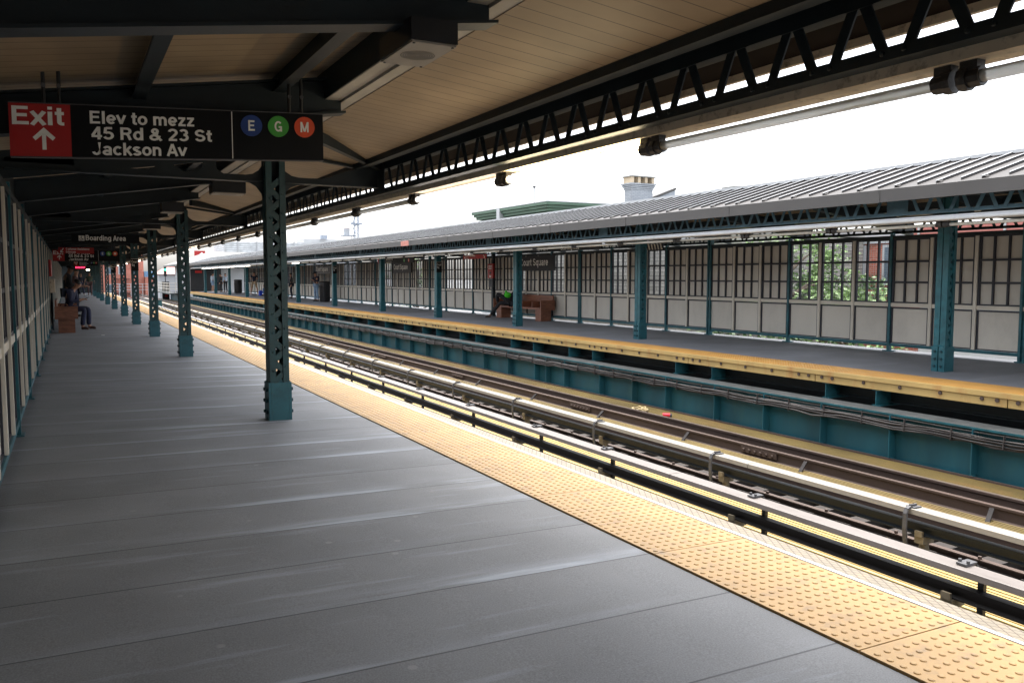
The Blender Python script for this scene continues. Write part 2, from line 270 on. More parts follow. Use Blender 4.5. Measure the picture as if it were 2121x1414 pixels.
# ------------------------------------------------------------------ mesh builder
OFF = {}
class MB:
    def __init__(s): s.v = []; s.f = []
    def add(s, vs, fs):
        b = len(s.v); s.v += [tuple(v) for v in vs]; s.f += [tuple(i + b for i in f) for f in fs]; return s
    def box(s, x0, x1, y0, y1, z0, z1):
        return s.add([(x0, y0, z0), (x1, y0, z0), (x1, y1, z0), (x0, y1, z0), (x0, y0, z1), (x1, y0, z1), (x1, y1, z1), (x0, y1, z1)],
                     [(0, 3, 2, 1), (4, 5, 6, 7), (0, 1, 5, 4), (1, 2, 6, 5), (2, 3, 7, 6), (3, 0, 4, 7)])
    def bar(s, p, q, wd, h, up=(0, 0, 1)):
        p = Vector(p); q = Vector(q); d = (q - p).normalized(); u = Vector(up)
        if abs(d.dot(u)) > 0.98: u = Vector((0, 1, 0))
        sd_ = d.cross(u).normalized(); u = sd_.cross(d).normalized(); a = sd_ * wd / 2; b = u * h / 2
        vs = [p - a - b, p + a - b, p + a + b, p - a + b, q - a - b, q + a - b, q + a + b, q - a + b]
        return s.add(vs, [(0, 1, 2, 3), (7, 6, 5, 4), (0, 4, 5, 1), (1, 5, 6, 2), (2, 6, 7, 3), (3, 7, 4, 0)])
    def cyl(s, p, q, r, n=10, r2=None):
        p = Vector(p); q = Vector(q); d = (q - p).normalized(); u = Vector((0, 0, 1)) if abs(d.z) < 0.9 else Vector((1, 0, 0))
        a = d.cross(u).normalized(); b = d.cross(a).normalized(); r2 = r if r2 is None else r2
        vs = [p + (a * math.cos(2 * math.pi * i / n) + b * math.sin(2 * math.pi * i / n)) * r for i in range(n)]
        vs += [q + (a * math.cos(2 * math.pi * i / n) + b * math.sin(2 * math.pi * i / n)) * r2 for i in range(n)]
        return s.add(vs, [(i, (i + 1) % n, n + (i + 1) % n, n + i) for i in range(n)] + [tuple(range(n - 1, -1, -1)), tuple(range(n, 2 * n))])
    def tube(s, pts, r, n=6):
        k = len(pts); vs = []
        for i, p in enumerate(pts):
            p = Vector(p); a = Vector(pts[max(i - 1, 0)]); c = Vector(pts[min(i + 1, k - 1)]); d = (c - a).normalized()
            u = Vector((0, 0, 1)) if abs(d.z) < 0.9 else Vector((1, 0, 0)); e = d.cross(u).normalized(); g = d.cross(e).normalized()
            rr = r[i] if isinstance(r, (list, tuple)) else r
            vs += [p + (e * math.cos(2 * math.pi * j / n) + g * math.sin(2 * math.pi * j / n)) * rr for j in range(n)]
        fs = [(i * n + j, i * n + (j + 1) % n, (i + 1) * n + (j + 1) % n, (i + 1) * n + j) for i in range(k - 1) for j in range(n)]
        return s.add(vs, fs + [tuple(range(n - 1, -1, -1)), tuple(range((k - 1) * n, k * n))])
    def prism(s, pts, axis, a, b):
        n = len(pts)
        f = {'y': lambda p, t: (p[0], t, p[1]), 'x': lambda p, t: (t, p[0], p[1]), 'z': lambda p, t: (p[0], p[1], t)}[axis]
        vs = [f(p, a) for p in pts] + [f(p, b) for p in pts]
        return s.add(vs, [tuple(range(n)), tuple(range(2 * n - 1, n - 1, -1))] + [(i, n + i, n + (i + 1) % n, (i + 1) % n) for i in range(n)])
    def sph(s, c, r, sc=(1, 1, 1), n=12, m=8, z0=-1.0):
        c = Vector(c); vs = []; fs = []
        t0 = math.asin(max(-1, z0))
        for i in range(m + 1):
            t = t0 + (math.pi / 2 - t0) * i / m
            for j in range(n):
                a = 2 * math.pi * j / n
                vs.append(c + Vector((math.cos(t) * math.cos(a) * r * sc[0], math.cos(t) * math.sin(a) * r * sc[1], math.sin(t) * r * sc[2])))
        for i in range(m):
            for j in range(n): fs.append((i * n + j, i * n + (j + 1) % n, (i + 1) * n + (j + 1) % n, (i + 1) * n + j))
        return s.add(vs, fs)
    def quad(s, a, b, c, d): return s.add([a, b, c, d], [(0, 1, 2, 3)])
    def mirror_x(s, k):                                       # x -> k - x, faces flipped
        s.v = [(k - v[0], v[1], v[2]) for v in s.v]; s.f = [tuple(reversed(f)) for f in s.f]; return s
    def build(s, name, m, parent=None, smooth=False):
        off = Vector((0, 0, 0))
        if parent is not None: off = OFF[parent.name]
        else:
            xs = [v[0] for v in s.v]; ys = [v[1] for v in s.v]; zs = [v[2] for v in s.v]
            off = Vector(((min(xs) + max(xs)) / 2, (min(ys) + max(ys)) / 2, min(zs)))
        me = bpy.data.meshes.new(name)
        me.from_pydata([(v[0] - off[0], v[1] - off[1], v[2] - off[2]) for v in s.v], [], s.f); me.update()
        me.materials.append(m)
        if smooth: me.polygons.foreach_set('use_smooth', [True] * len(me.polygons))
        o = bpy.data.objects.new(name, me); COL.objects.link(o)
        if parent is not None: o.parent = parent
        else: o.location = off
        OFF[o.name] = off
        return o

def tag(o, label, cat, group=None):
    o['label'] = label; o['category'] = cat
    if group: o['group'] = group
    return o
def thing(name, loc, label, cat, group=None):
    o = bpy.data.objects.new(name, None); o.empty_display_size = 0.2; COL.objects.link(o)
    o.location = loc; OFF[o.name] = Vector(loc); return tag(o, label, cat, group)
def struct(name, mb, m, origin0=True):
    o = mb.build(name, m); off = o.location.copy()
    if origin0:                                            # keep material coordinates in scene units
        for v in o.data.vertices: v.co += off
        o.location = (0, 0, 0)
    o['kind'] = 'structure'; return o
def dup(root, loc, label=None, group=None, rz=None):
    r = root.copy(); COL.objects.link(r); r.location = loc
    if rz is not None: r.rotation_euler = (0, 0, rz)
    if label: r['label'] = label
    if group: r['group'] = group
    for ch in root.children:
        c = ch.copy(); COL.objects.link(c); c.parent = r
        for g in ch.children:
            d = g.copy(); COL.objects.link(d); d.parent = c
    return r
ORDW = ['nearest', 'second', 'third', 'fourth', 'fifth', 'sixth', 'seventh', 'eighth', 'ninth', 'tenth', 'eleventh', 'twelfth', 'thirteenth', 'fourteenth', 'fifteenth', 'sixteenth', 'seventeenth', 'eighteenth', 'nineteenth', 'twentieth']
TENS = ['twenty', 'thirty', 'forty']
def nth(i):
    if i < 20: return ORDW[i]
    n = i + 1; t, u = divmod(n, 10)
    if u == 0: return {3: 'thirtieth', 4: 'fortieth'}[t]
    return TENS[t - 2] + '-' + ['', 'first', 'second', 'third', 'fourth', 'fifth', 'sixth', 'seventh', 'eighth', 'ninth'][u]

# plain grotesque capitals and lower case drawn as ribbons (cap height 1)
def _a(cx, cy, rx, ry, a0, a1, n=14): return [(cx + rx * math.cos(R(a0 + (a1 - a0) * i / n)), cy + ry * math.sin(R(a0 + (a1 - a0) * i / n))) for i in range(n + 1)]
GL = {
 'E': (.68, [[(.12, 0), (.12, 1)], [(.12, .905), (.62, .905)], [(.12, .52), (.58, .52)], [(.12, .095), (.64, .095)]]),
 'F': (.64, [[(.12, 0), (.12, 1)], [(.12, .905), (.60, .905)], [(.12, .50), (.54, .50)]]),
 'L': (.60, [[(.12, 0), (.12, 1)], [(.12, .095), (.58, .095)]]), 'H': (.76, [[(.12, 0), (.12, 1)], [(.63, 0), (.63, 1)], [(.12, .51), (.63, .51)]]),
 'I': (.28, [[(.14, 0), (.14, 1)]]), 'P': (.70, [[(.12, 0), (.12, 1)], [(.12, .905), (.36, .905)] + _a(.36, .68, .22, .225, 90, -90) + [(.12, .455)]]),
 'R': (.73, [[(.12, 0), (.12, 1)], [(.12, .905), (.38, .905)] + _a(.38, .70, .21, .205, 90, -90) + [(.12, .495)], [(.38, .48), (.47, .40), (.52, .25), (.60, 0)]]),
 'B': (.72, [[(.12, 0), (.12, 1)], [(.12, .905), (.37, .905)] + _a(.37, .715, .19, .19, 90, -90) + [(.12, .525)], [(.37, .525)] + _a(.39, .31, .22, .215, 90, -90) + [(.12, .095)]]),
 'C': (.76, [_a(.39, .5, .28, .42, 42, 318, 22)]), 'G': (.80, [_a(.40, .5, .29, .42, 42, 335, 22), [(.42, .44), (.70, .44)], [(.66, .5), (.66, 0)]]),
 'S': (.70, [_a(.34, .705, .22, .20, 15, 265, 16) + _a(.35, .295, .24, .205, 85, -165, 16)]), 'J': (.58, [[(.43, 1), (.43, .28)] + _a(.25, .29, .18, .20, 0, -175, 12)]),
 'A': (.70, [[(.06, 0), (.35, .98)], [(.35, .98), (.64, 0)], [(.16, .29), (.54, .29)]]), 'M': (.88, [[(.12, 0), (.12, 1)], [(.76, 0), (.76, 1)], [(.14, .95), (.44, .06)], [(.74, .95), (.44, .06)]]),
 'Q': (.80, [_a(.40, .5, .29, .42, 0, 360, 26), [(.45, .28), (.70, .02)]]),
 'x': (.56, [[(.05, 0), (.51, .73)], [(.05, .73), (.51, 0)]]), 'i': (.28, [[(.14, 0), (.14, .73)], [(.14, .84), (.14, 1)]]), 'l': (.28, [[(.14, 0), (.14, 1)]]),
 't': (.38, [[(.18, .94), (.18, .22)] + _a(.29, .20, .11, .115, 180, 265, 6) + [(.36, .085)], [(.02, .65), (.36, .65)]]),
 'e': (.60, [[(.10, .345), (.50, .345)], _a(.30, .365, .205, .285, -4, 318, 20)]), 'v': (.56, [[(.05, .73), (.28, .04)], [(.28, .04), (.51, .73)]]),
 'o': (.62, [_a(.31, .365, .215, .285, 0, 360, 22)]), 'c': (.58, [_a(.31, .365, .215, .285, 42, 318, 18)]),
 'm': (.94, [[(.12, 0), (.12, .73)], [(.12, .42)] + _a(.29, .44, .17, .205, 180, 0, 10) + [(.46, 0)], [(.46, .42)] + _a(.63, .44, .17, .205, 180, 0, 10) + [(.80, 0)]]),
 'n': (.62, [[(.12, 0), (.12, .73)], [(.12, .42)] + _a(.305, .43, .185, .215, 180, 0, 12) + [(.49, 0)]]), 'h': (.62, [[(.12, 0), (.12, 1)], [(.12, .42)] + _a(.305, .43, .185, .215, 180, 0, 12) + [(.49, 0)]]),
 'u': (.62, [[(.12, .73), (.12, .28)] + _a(.305, .29, .185, .205, 180, 360, 12), [(.49, 0), (.49, .73)]]), 'r': (.40, [[(.12, 0), (.12, .73)], [(.12, .40)] + _a(.33, .43, .20, .215, 175, 85, 8)]),
 'z': (.54, [[(.05, .645), (.50, .645)], [(.43, .645), (.11, .085)], [(.04, .085), (.51, .085)]]), 'd': (.63, [_a(.30, .365, .205, .285, 0, 360, 22), [(.51, 0), (.51, 1)]]),
 'q': (.63, [_a(.30, .365, .205, .285, 0, 360, 22), [(.51, -.27), (.51, .73)]]), 'g': (.63, [_a(.30, .365, .205, .285, 0, 360, 22), [(.51, .73), (.51, -.02)] + _a(.31, -.02, .20, .17, 0, -160, 10)]),
 'a': (.60, [_a(.29, .50, .18, .15, 165, 0, 10) + [(.47, .0)], _a(.28, .215, .195, .14, 0, 360, 18)]), 'k': (.58, [[(.12, 0), (.12, 1)], [(.14, .30), (.50, .73)], [(.26, .42), (.53, 0)]]),
 's': (.56, [_a(.27, .535, .165, .115, 20, 265, 12) + _a(.275, .205, .19, .125, 85, -165, 12)]),
 '4': (.64, [[(.45, 0), (.45, 1)], [(.43, .96), (.09, .30)], [(.04, .26), (.62, .26)]]), '5': (.64, [[(.54, .905), (.18, .905)], [(.18, .95), (.13, .48)], _a(.31, .325, .235, .24, 130, -155, 16)]),
 '2': (.64, [_a(.31, .695, .215, .225, 165, -25, 12) + [(.12, .10)], [(.06, .09), (.56, .09)]]), '3': (.64, [_a(.30, .715, .19, .195, 155, -90, 12), _a(.30, .305, .225, .215, 90, -155, 14)]),
 '&': (.76, [_a(.34, .76, .145, .15, 0, 360, 16), _a(.29, .255, .205, .175, 60, 300, 14), [(.22, .68), (.70, .0)], [(.39, .09), (.52, .19), (.60, .40)], [(.40, .41), (.46, .63)]]),
}
def ribbon(mb2, pts, hw, F):
    n = len(pts); closed = (abs(pts[0][0] - pts[-1][0]) + abs(pts[0][1] - pts[-1][1])) < 1e-6
    L_, R_ = [], []
    for i, p in enumerate(pts):
        a = pts[i - 1] if i else (pts[-2] if closed else None); b = pts[i + 1] if i < n - 1 else (pts[1] if closed else None)
        ds = []
        if a: d = Vector((p[0] - a[0], p[1] - a[1])); ds.append(d.normalized())
        if b: d = Vector((b[0] - p[0], b[1] - p[1])); ds.append(d.normalized())
        t = ds[0] if len(ds) == 1 else (ds[0] + ds[1]).normalized(); k = 1 / max(.5, t.dot(ds[0])); nn = Vector((-t.y, t.x)) * hw * k
        L_.append(F(p[0] + nn.x, p[1] + nn.y)); R_.append(F(p[0] - nn.x, p[1] - nn.y))
    mb2.add(L_ + R_, [(i, n + i, n + i + 1, i + 1) for i in range(n - 1)])
def text(body, size, org, ex, ez, m, parent, name='lettering', bold=0.0, align='LEFT', sx=1.0, out_=0.004, fit=None, wgt=.086):
    """flat lettering; org = baseline start, ex = reading direction, ez = up, size = 1.37 x cap height"""
    ex = Vector(ex).normalized(); ez = Vector(ez).normalized(); en = ex.cross(ez).normalized(); cap = size * .73; mb = MB()
    for k, ln in enumerate(body.split('\n')):
        wd = sum(.30 if c == ' ' else GL[c][0] + .02 for c in ln); q = sx * cap if fit is None else fit / wd
        u = -wd / 2 if align == 'CENTER' else 0.0; lay = 0
        for c in ln + ' ':
            if c == ' ':
                u += .30
                if mb.v: mb.build(name, m, parent); mb = MB()
                continue
            for st in GL[c][1]:
                lay += 1
                F = lambda a, b: Vector(org) + ex * ((u + a) * q) + ez * (b * cap - k * size * 1.02) + en * (out_ + .00012 * (lay % 5))
                ribbon(mb, st, wgt, F)
            u += GL[c][0] + .02

YL = [-.5, 9.25, 17.52, 23.81, 30.27, 36.84, 45.15, 52.9, 60.9, 68.3, 75.3, 82.3]            # front faces of the left columns
YR = [0.4, 8.73, 17.03, 23.4, 29.85, 36.47, 44.3, 52.07, 60.0, 67.85, 76.35, 83.2, 88.05]      # of the right ones
XL = [2.04, 2.04, 2.03, 1.99, 1.98, 1.98, 1.99, 1.98, 1.95, 1.94, 1.91, 1.88]
XR = [13.02, 13.02, 12.93, 12.81, 12.77, 12.80, 12.81, 12.73, 12.62, 12.52, 12.60, 12.46, 12.2]
def zl(x): return -0.02 * x
def zr(x): return -0.05 + 0.02 * (x - 12.75)
MX = 15.05                                                                                    # mirror of the two canopies

# ------------------------------------------------------------------ setting: ground, platforms, track bed
struct('street_ground', MB().box(-900, 1500, -600, 2500, -7.4, -7.0), M['ground'])
mb = MB()
for a, b, y0, y1 in ((-0.95, 2.93, -40, 92),):
    mb.add([(a, y0, zl(a) - .25), (b, y0, zl(b) - .25), (b, y1, zl(b) - .25), (a, y1, zl(a) - .25), (a, y0, zl(a)), (b, y0, zl(b)), (b, y1, zl(b)), (a, y1, zl(a))],
           [(0, 3, 2, 1), (4, 5, 6, 7), (0, 1, 5, 4), (1, 2, 6, 5), (2, 3, 7, 6), (3, 0, 4, 7)])
struct('left_platform_floor', mb, M['floorL'])
mb = MB(); a, b, y0, y1 = 12.1, 15.5, -4, 94
mb.add([(a, y0, zr(a) - .25), (b, y0, zr(b) - .25), (b, y1, zr(b) - .25), (a, y1, zr(a) - .25), (a, y0, zr(a)), (b, y0, zr(b)), (b, y1, zr(b)), (a, y1, zr(a))],
       [(0, 3, 2, 1), (4, 5, 6, 7), (0, 1, 5, 4), (1, 2, 6, 5), (2, 3, 7, 6), (3, 0, 4, 7)])
struct('right_platform_floor', mb, M['floorR'])
struct('track_shade_sheet', MB().box(3.2, 11.0, -6, 190, -2.3, -2.1), M['shade_sheet'])  # dark sheet added under the ties to keep the gaps dark

def tactile(name, x0, x1, y0, y1, zf, m, label, fine_to, pitch=0.0625):
    mb = MB(); t = 0.012
    mb.add([(x0, y0, zf(x0) - .1), (x1, y0, zf(x1) - .1), (x1, y1, zf(x1) - .1), (x0, y1, zf(x0) - .1), (x0, y0, zf(x0) + t), (x1, y0, zf(x1) + t), (x1, y1, zf(x1) + t), (x0, y1, zf(x0) + t)],
           [(0, 3, 2, 1), (4, 5, 6, 7), (0, 1, 5, 4), (1, 2, 6, 5), (2, 3, 7, 6), (3, 0, 4, 7)])
    n = int((x1 - x0 - 0.03) / pitch) + 1; mx0 = (x0 + x1) / 2 - (n - 1) * pitch / 2
    j = 0; y = y0 + 0.03
    while y < y1 - .03:
        seg = 8 if y < fine_to else 4
        for i in range(n):
            x = mx0 + i * pitch; z = zf(x) + t
            vs = []
            for r, h in ((0.0165, -0.001), (0.0125, 0.0042), (0.007, 0.0055)):
                vs += [(x + r * math.cos(2 * math.pi * k / seg + .4), y + r * math.sin(2 * math.pi * k / seg + .4), z + h) for k in range(seg)]
            fs = [(q * seg + k, q * seg + (k + 1) % seg, (q + 1) * seg + (k + 1) % seg, (q + 1) * seg + k) for q in (0, 1) for k in range(seg)] + [tuple(range(2 * seg, 3 * seg))]
            mb.add(vs, fs)
        y += pitch
    o = mb.build(name, m); off = o.location.copy()
    for v in o.data.vertices: v.co += off
    o.location = (0, 0, 0)
    return tag(o, label, 'tactile strip')
th = thing('tactile_edge', (3.3, 40, -0.07), 'pale yellow dotted warning strip along the edge of the near platform', 'tactile strip')
def tact_child(x0, x1, y0, y1, zf, m, fine, par):
    o = tactile('tactile_tile', x0, x1, y0, y1, zf, m, '', fine)
    del o['label']; del o['category']
    off = OFF[par.name]
    for v in o.data.vertices: v.co -= off
    o.parent = par; OFF[o.name] = off
yy = 0.91 - 2.82
while yy < 92:
    y1 = min(yy + 1.41, 92); ylong = y1 if yy < 20 else min(yy + 7.05, 92)
    tact_child(2.935, 3.63, yy + .004, ylong - .004, zl, M['tact'], 14, th); yy = ylong
MB().box(3.634, 3.665, -5, 92, -.2, -0.058).build('edge_angle', M['edgegrey'], th)
MB().add([(3.667, -5, -.30), (3.80, -5, -.30), (3.80, 92, -.30), (3.667, 92, -.30), (3.667, -5, -.064), (3.80, -5, -.0665), (3.80, 92, -.0665), (3.667, 92, -.064)],
         [(0, 3, 2, 1), (4, 5, 6, 7), (0, 1, 5, 4), (1, 2, 6, 5), (2, 3, 7, 6), (3, 0, 4, 7)]).build('rubbing_board', M['mesh'], th)
th = thing('tactile_edge', (11.8, 40, -0.07), 'deep yellow ribbed-looking warning strip along the edge of the far platform', 'tactile strip')
yy = 0.0
while yy < 94:
    y1 = min(yy + 6.7, 94); tact_child(11.47, 12.098, yy + .004, y1 - .004, zr, M['tactR'], -1, th); yy = y1
MB().box(11.385, 11.466, 0, 94, -.135, -0.064).build('edge_lip', M['edgey'], th)
yy = 0.05
while yy < 93:
    b = MB().box(11.41, 11.46, yy + .008, yy + 3.34, -.262, -.137).build('edge_board', M['edgey'], th)
    for dy in (0.14, 0.36, 1.0, 1.68, 2.35, 2.98, 3.2):
        if yy < 45: MB().cyl((11.392, yy + dy, -.175), (11.412, yy + dy, -.175), 0.030, 8).build('bolt', M['rail'], b)
    yy += 3.352
# ------------------------------------------------------------------ columns
M['tealsh'] = mat('dark_green_teal', (0.0085, 0.050, 0.056), 0.42, 0, 5, 0.30, bump=0.10, bscale=45, c2=(0.006, 0.025, 0.028), c2amt=0.7, c2scale=11)  # darker tone for shafts and lattices of the near platform
def column(loc, label, group, ms='teal'):
    X, Y, Z = loc                                     # centre of the front face
    t = thing('lattice_column', loc, label, 'column', group)
    w2, d = 0.105, 0.215; zt = 2.86
    mb = MB(); e = 0.012
    for sx in (-1, 1):
        xa, xb = (X - w2, X - w2 + e) if sx < 0 else (X + w2 - e, X + w2)
        mb.box(xa, xb, Y, Y + d / 2 - .008, Z + .3, zt); mb.box(xa, xb, Y + d / 2 + .008, Y + d, Z + .3, zt)
        xl = (X - w2 + e, X - w2 + .065) if sx < 0 else (X + w2 - .065, X + w2 - e)
        mb.box(xl[0], xl[1], Y, Y + e, Z + .3, zt); mb.box(xl[0], xl[1], Y + d - e, Y + d, Z + .3, zt)
        xr = (xl[0] + xl[1]) / 2
        z = Z + .55; k = 0
        while z < 2.5:
            mb.sph((xr, Y - .001, z + (.05 if sx > 0 else 0)), 0.014, (1, .7, 1), 6, 3); z += .21
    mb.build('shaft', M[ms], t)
    for yy in (Y + e + .004, Y + d - e - .010):
        lb = MB(); z = Z + .42; s = 1
        while z < zt - .35:
            a = (X - s * .062, yy, z); b = (X + s * .062, yy, z + .118)
            lb.bar(a, b, .008, .060, up=(b[2] - a[2], 0, a[0] - b[0])); z += .118; s = -s
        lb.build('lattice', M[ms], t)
    b = MB()
    bw = 0.125; b0 = Z - .01; b1 = Z + .42
    b.box(X - bw + .03, X + bw - .03, Y - .012, Y + d + .012, b0, b1)
    for sx in (-1, 1):
        xa, xb = (X - bw, X - bw + .028) if sx < 0 else (X + bw - .028, X + bw)
        b.box(xa, xb, Y - .012, Y + d / 2 - .010, b0, b1); b.box(xa, xb, Y + d / 2 + .010, Y + d + .012, b0, b1)
    b.prism([(X - bw, b1), (X + bw, b1), (X + .09, b1 + .03), (X - .09, b1 + .03)], 'y', Y + .02, Y + d - .02)
    b.build('base', M['teal'], t)
    for sx in (-1, 1):
        for yy in (Y + .05, Y + .165):
            for zz in (.09, .215, .34):
                MB().cyl((X + sx * (bw - .002), yy, Z + zz), (X + sx * (bw + .024), yy, Z + zz), 0.021, 6).build('bolt', M['bolt'], t)
    return t
proto = None
for i, y in enumerate(YL):
    lab = f'{nth(i-1)} teal lattice column from the camera on the near platform' if i else 'teal lattice column of the near platform just out of the frame'
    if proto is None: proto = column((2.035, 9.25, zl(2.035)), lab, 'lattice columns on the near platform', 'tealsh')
    if i == 1: proto['label'] = 'nearest and largest teal lattice column, in front of the near yellow strip'; continue
    if i == 0: continue
    dup(proto, (XL[i], y, zl(2.035)), lab)
dup(proto, (2.035, YL[0], zl(2.035)), 'teal lattice column of the near platform beside the camera, out of the frame')
rproto = column((13.02, YR[0], zr(13.02)), 'teal lattice column of the far platform beyond the right edge of the frame', 'lattice columns on the far platform')
for i, y in enumerate(YR[1:]):
    dup(rproto, (XR[i + 1], y, zr(13.02)), f'{nth(i)} teal lattice column from the right edge on the far platform', 'lattice columns on the far platform')

# ------------------------------------------------------------------ canopies
def arc(cx, cz, r, a0, a1, n=8):
    return [(cx + r * math.cos(R(a0 + (a1 - a0) * i / n)), cz + r * math.sin(R(a0 + (a1 - a0) * i / n))) for i in range(n + 1)]
def zb(x): return 2.865 - 0.15 * (2.0 - x)      # underside of the left rafters
def zs(x): return 3.20 - 0.15 * (2.0 - x)       # left soffit
def zs2(x): return 2.95 - 0.115 * (x - 2.0)     # right soffit

def canopy(ys, y0, y1, mirror, label):
    root = thing('platform_canopy', (2.0 if not mirror else MX - 2.0, (y0 + y1) / 2, 2.5), label, 'canopy')
    def put(mb, name, m, smooth=False):
        if mirror: mb.mirror_x(MX)
        return mb.build(name, m, root, smooth)
    # soffits
    mb = MB(); mb.add([(-1.0, y0, zs(-1.0)), (1.86, y0, zs(1.86)), (1.86, y1, zs(1.86)), (-1.0, y1, zs(-1.0)), (-1.0, y0, zs(-1.0) + .03), (1.86, y0, zs(1.86) + .03), (1.86, y1, zs(1.86) + .03), (-1.0, y1, zs(-1.0) + .03)],
                      [(0, 3, 2, 1), (4, 5, 6, 7), (0, 1, 5, 4), (2, 3, 7, 6), (3, 0, 4, 7), (1, 2, 6, 5)]); put(mb, 'soffit', M['soffit'])
    mb = MB(); mb.add([(2.09, y0, zs2(2.09)), (2.955, y0, zs2(2.955)), (2.955, y1, zs2(2.955)), (2.09, y1, zs2(2.09)), (2.09, y0, zs2(2.09) + .02), (2.955, y0, zs2(2.955) + .02), (2.955, y1, zs2(2.955) + .02), (2.09, y1, zs2(2.09) + .02)],
                      [(0, 3, 2, 1), (4, 5, 6, 7), (0, 1, 5, 4), (2, 3, 7, 6), (3, 0, 4, 7), (1, 2, 6, 5)]); put(mb, 'soffit', M['soffit'])
    mb = MB(); mb.box(1.87, 1.985, y0, y1, 2.962, 2.985); mb.box(1.993, 2.095, y0, y1, 2.945, 2.975); put(mb, 'ridge_strip', M['ridge'])
    put(MB().box(1.862, 1.869, y0, y1, 2.966, 3.22), 'ridge_panel', M['teald'])
    mb = MB(); mb.box(2.957, 3.10, y0, y1, 2.80, 2.90); mb.box(2.957, 3.0, y0, y1, 2.78, 2.80); put(mb, 'eave_purlin', M['teald'])
    # purlins over the left half
    for x in (0.50, 1.50):
        mb = MB(); z = zs(x); mb.box(x - .006, x + .006, y0, y1, z - .13, z - .004); mb.box(x - .045, x + .045, y0, y1, z - .145, z - .132); put(mb, 'purlin', M['teald'])
    # rafters between and at the frames
    for k, y in enumerate(ys):
        nxt = ys[k + 1] if k + 1 < len(ys) else y + 8
        for q in (1, 2):
            yb = y + .15 + (nxt - y) * q / 3
            if k == 0: yb = (3.98, 6.65)[q - 1]
            if yb > y1: continue
            mb = MB(); xa, xb2 = -0.95, 1.995
            mb.prism([(xa, zb(xa)), (xb2, zb(xb2)), (xb2, zb(xb2) + .27), (xa, zb(xa) + .27)], 'y', yb - .006, yb + .006)
            for za, zc, wd in ((-.008, .008, .075), (.262, .278, .075)):
                mb.prism([(xa, zb(xa) + za), (xb2 + .02, zb(xb2 + .02) + za), (xb2 + .02, zb(xb2 + .02) + zc), (xa, zb(xa) + zc)], 'y', yb - wd, yb + wd)
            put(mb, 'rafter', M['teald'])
            if q == 2: mb = MB(); mb.bar((2.0, nxt - 1.55, 2.875), (3.26, nxt + .12, 2.84), .06, .10); put(mb, 'brace', M['teald'])
        yf = y + .15
        mb = MB()
        mb.box(-.5, 3.24, yf - .008, yf + .008, 2.595, 2.655); mb.box(-.5, 3.24, yf - .07, yf + .07, 2.583, 2.594)
        # web plates with rounded corners
        def plate(pts): mb.prism(pts, 'y', yf - .006, yf + .006)
        plate([(-.5, 2.655), (.06, 2.655)] + arc(.26, 2.78, .20, 218, 160, 6) + [(.04, zb(.04) + .02), (-.5, zb(-.5) + .2)])
        plate([(.78, 2.655), (.86, 2.70), (.88, zb(.88)), (1.02, zb(1.02)), (1.04, 2.70), (1.12, 2.655)])
        plate([(1.26, 2.655), (1.30, 2.70), (1.31, zb(1.31)), (1.44, zb(1.44)), (1.45, 2.70), (1.52, 2.655)])
        plate([(1.74, 2.655)] + [(1.74 + .19 * math.sin(R(t)), 2.655 + .16 * (1 - math.cos(R(t)))) for t in (25, 50, 70, 90)] + [(1.93, 2.95), (2.135, 2.95)] + [(2.135 + .19 * (1 - math.sin(R(t))), 2.655 + .16 * (1 - math.cos(R(t)))) for t in (90, 70, 50, 25, 0)])
        plate([(1.72, 2.583), (1.93, 2.583), (1.93, 2.37)] + [(1.93 - .21 * (1 - math.cos(R(t))), 2.37 + .213 * math.sin(R(t))) for t in (25, 50, 70)])
        plate([(2.135, 2.583), (2.40, 2.583)] + [(2.135 + .26 * (1 - math.cos(R(t))), 2.40 + .18 * math.sin(R(t))) for t in (70, 50, 25, 0)])
        plate([(2.6, 2.655), (3.24, 2.655), (3.24, 2.86), (3.0, 2.80)])
        mb.prism([(-.95, zb(-.95)), (1.93, zb(1.93)), (1.93, zb(1.93) + .27), (-.95, zb(-.95) + .27)], 'y', yf - .006, yf + .006)
        mb.prism([(2.135, 2.90), (2.955, 2.80), (2.955, 2.83), (2.135, 2.945)], 'y', yf - .03, yf + .03)
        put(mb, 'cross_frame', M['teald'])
        # eave lattice girder, one bay at a time
        ya, yb = yf, min(nxt + .15, y1); mb = MB()
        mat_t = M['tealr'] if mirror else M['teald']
        mb.box(3.27, 3.282, ya, yb, 2.785, 2.90); mb.box(3.283, 3.36, ya, yb, 2.888, 2.90); mb.box(3.283, 3.36, ya, yb, 2.785, 2.797)
        mb.box(3.27, 3.282, ya, yb, 2.515, 2.574); mb.box(3.283, 3.37, ya, yb, 2.515, 2.527)
        mb.box(3.262, 3.269, ya - .19, ya + .19, 2.53, 2.89)
        n = max(2, round((yb - ya - .5) / .405)); st = (yb - ya - .5) / n
        for q in range(n):
            c = ya + .25 + st * (q + .5)
            for sgn in (-1, 1):
                a = (3.287, c + sgn * .055, 2.54); b = (3.287, c + sgn * .185, 2.83); d = (Vector(b) - Vector(a)); mb.bar(a, b, .01, .056, up=(0, -d.z, d.y))
                for zz in ((2.548,)): mb.sph((3.371 if mirror else 3.266, c + sgn * .055, zz), .015, (.6, 1, 1), 6, 3)
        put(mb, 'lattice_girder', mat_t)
    # eave deck and fascia
    put(MB().prism([(3.36, 2.905), (3.84, 2.845), (3.84, 2.89), (2.957, 2.97), (2.957, 2.905)], 'y', y0, y1), 'eave_deck', M['brown'])
    mb = MB(); mb.box(3.842, 3.872, y0, y1, 2.70 if mirror else 2.80, 2.885); put(mb, 'fascia', M['fascia'] if mirror else M['beige'])
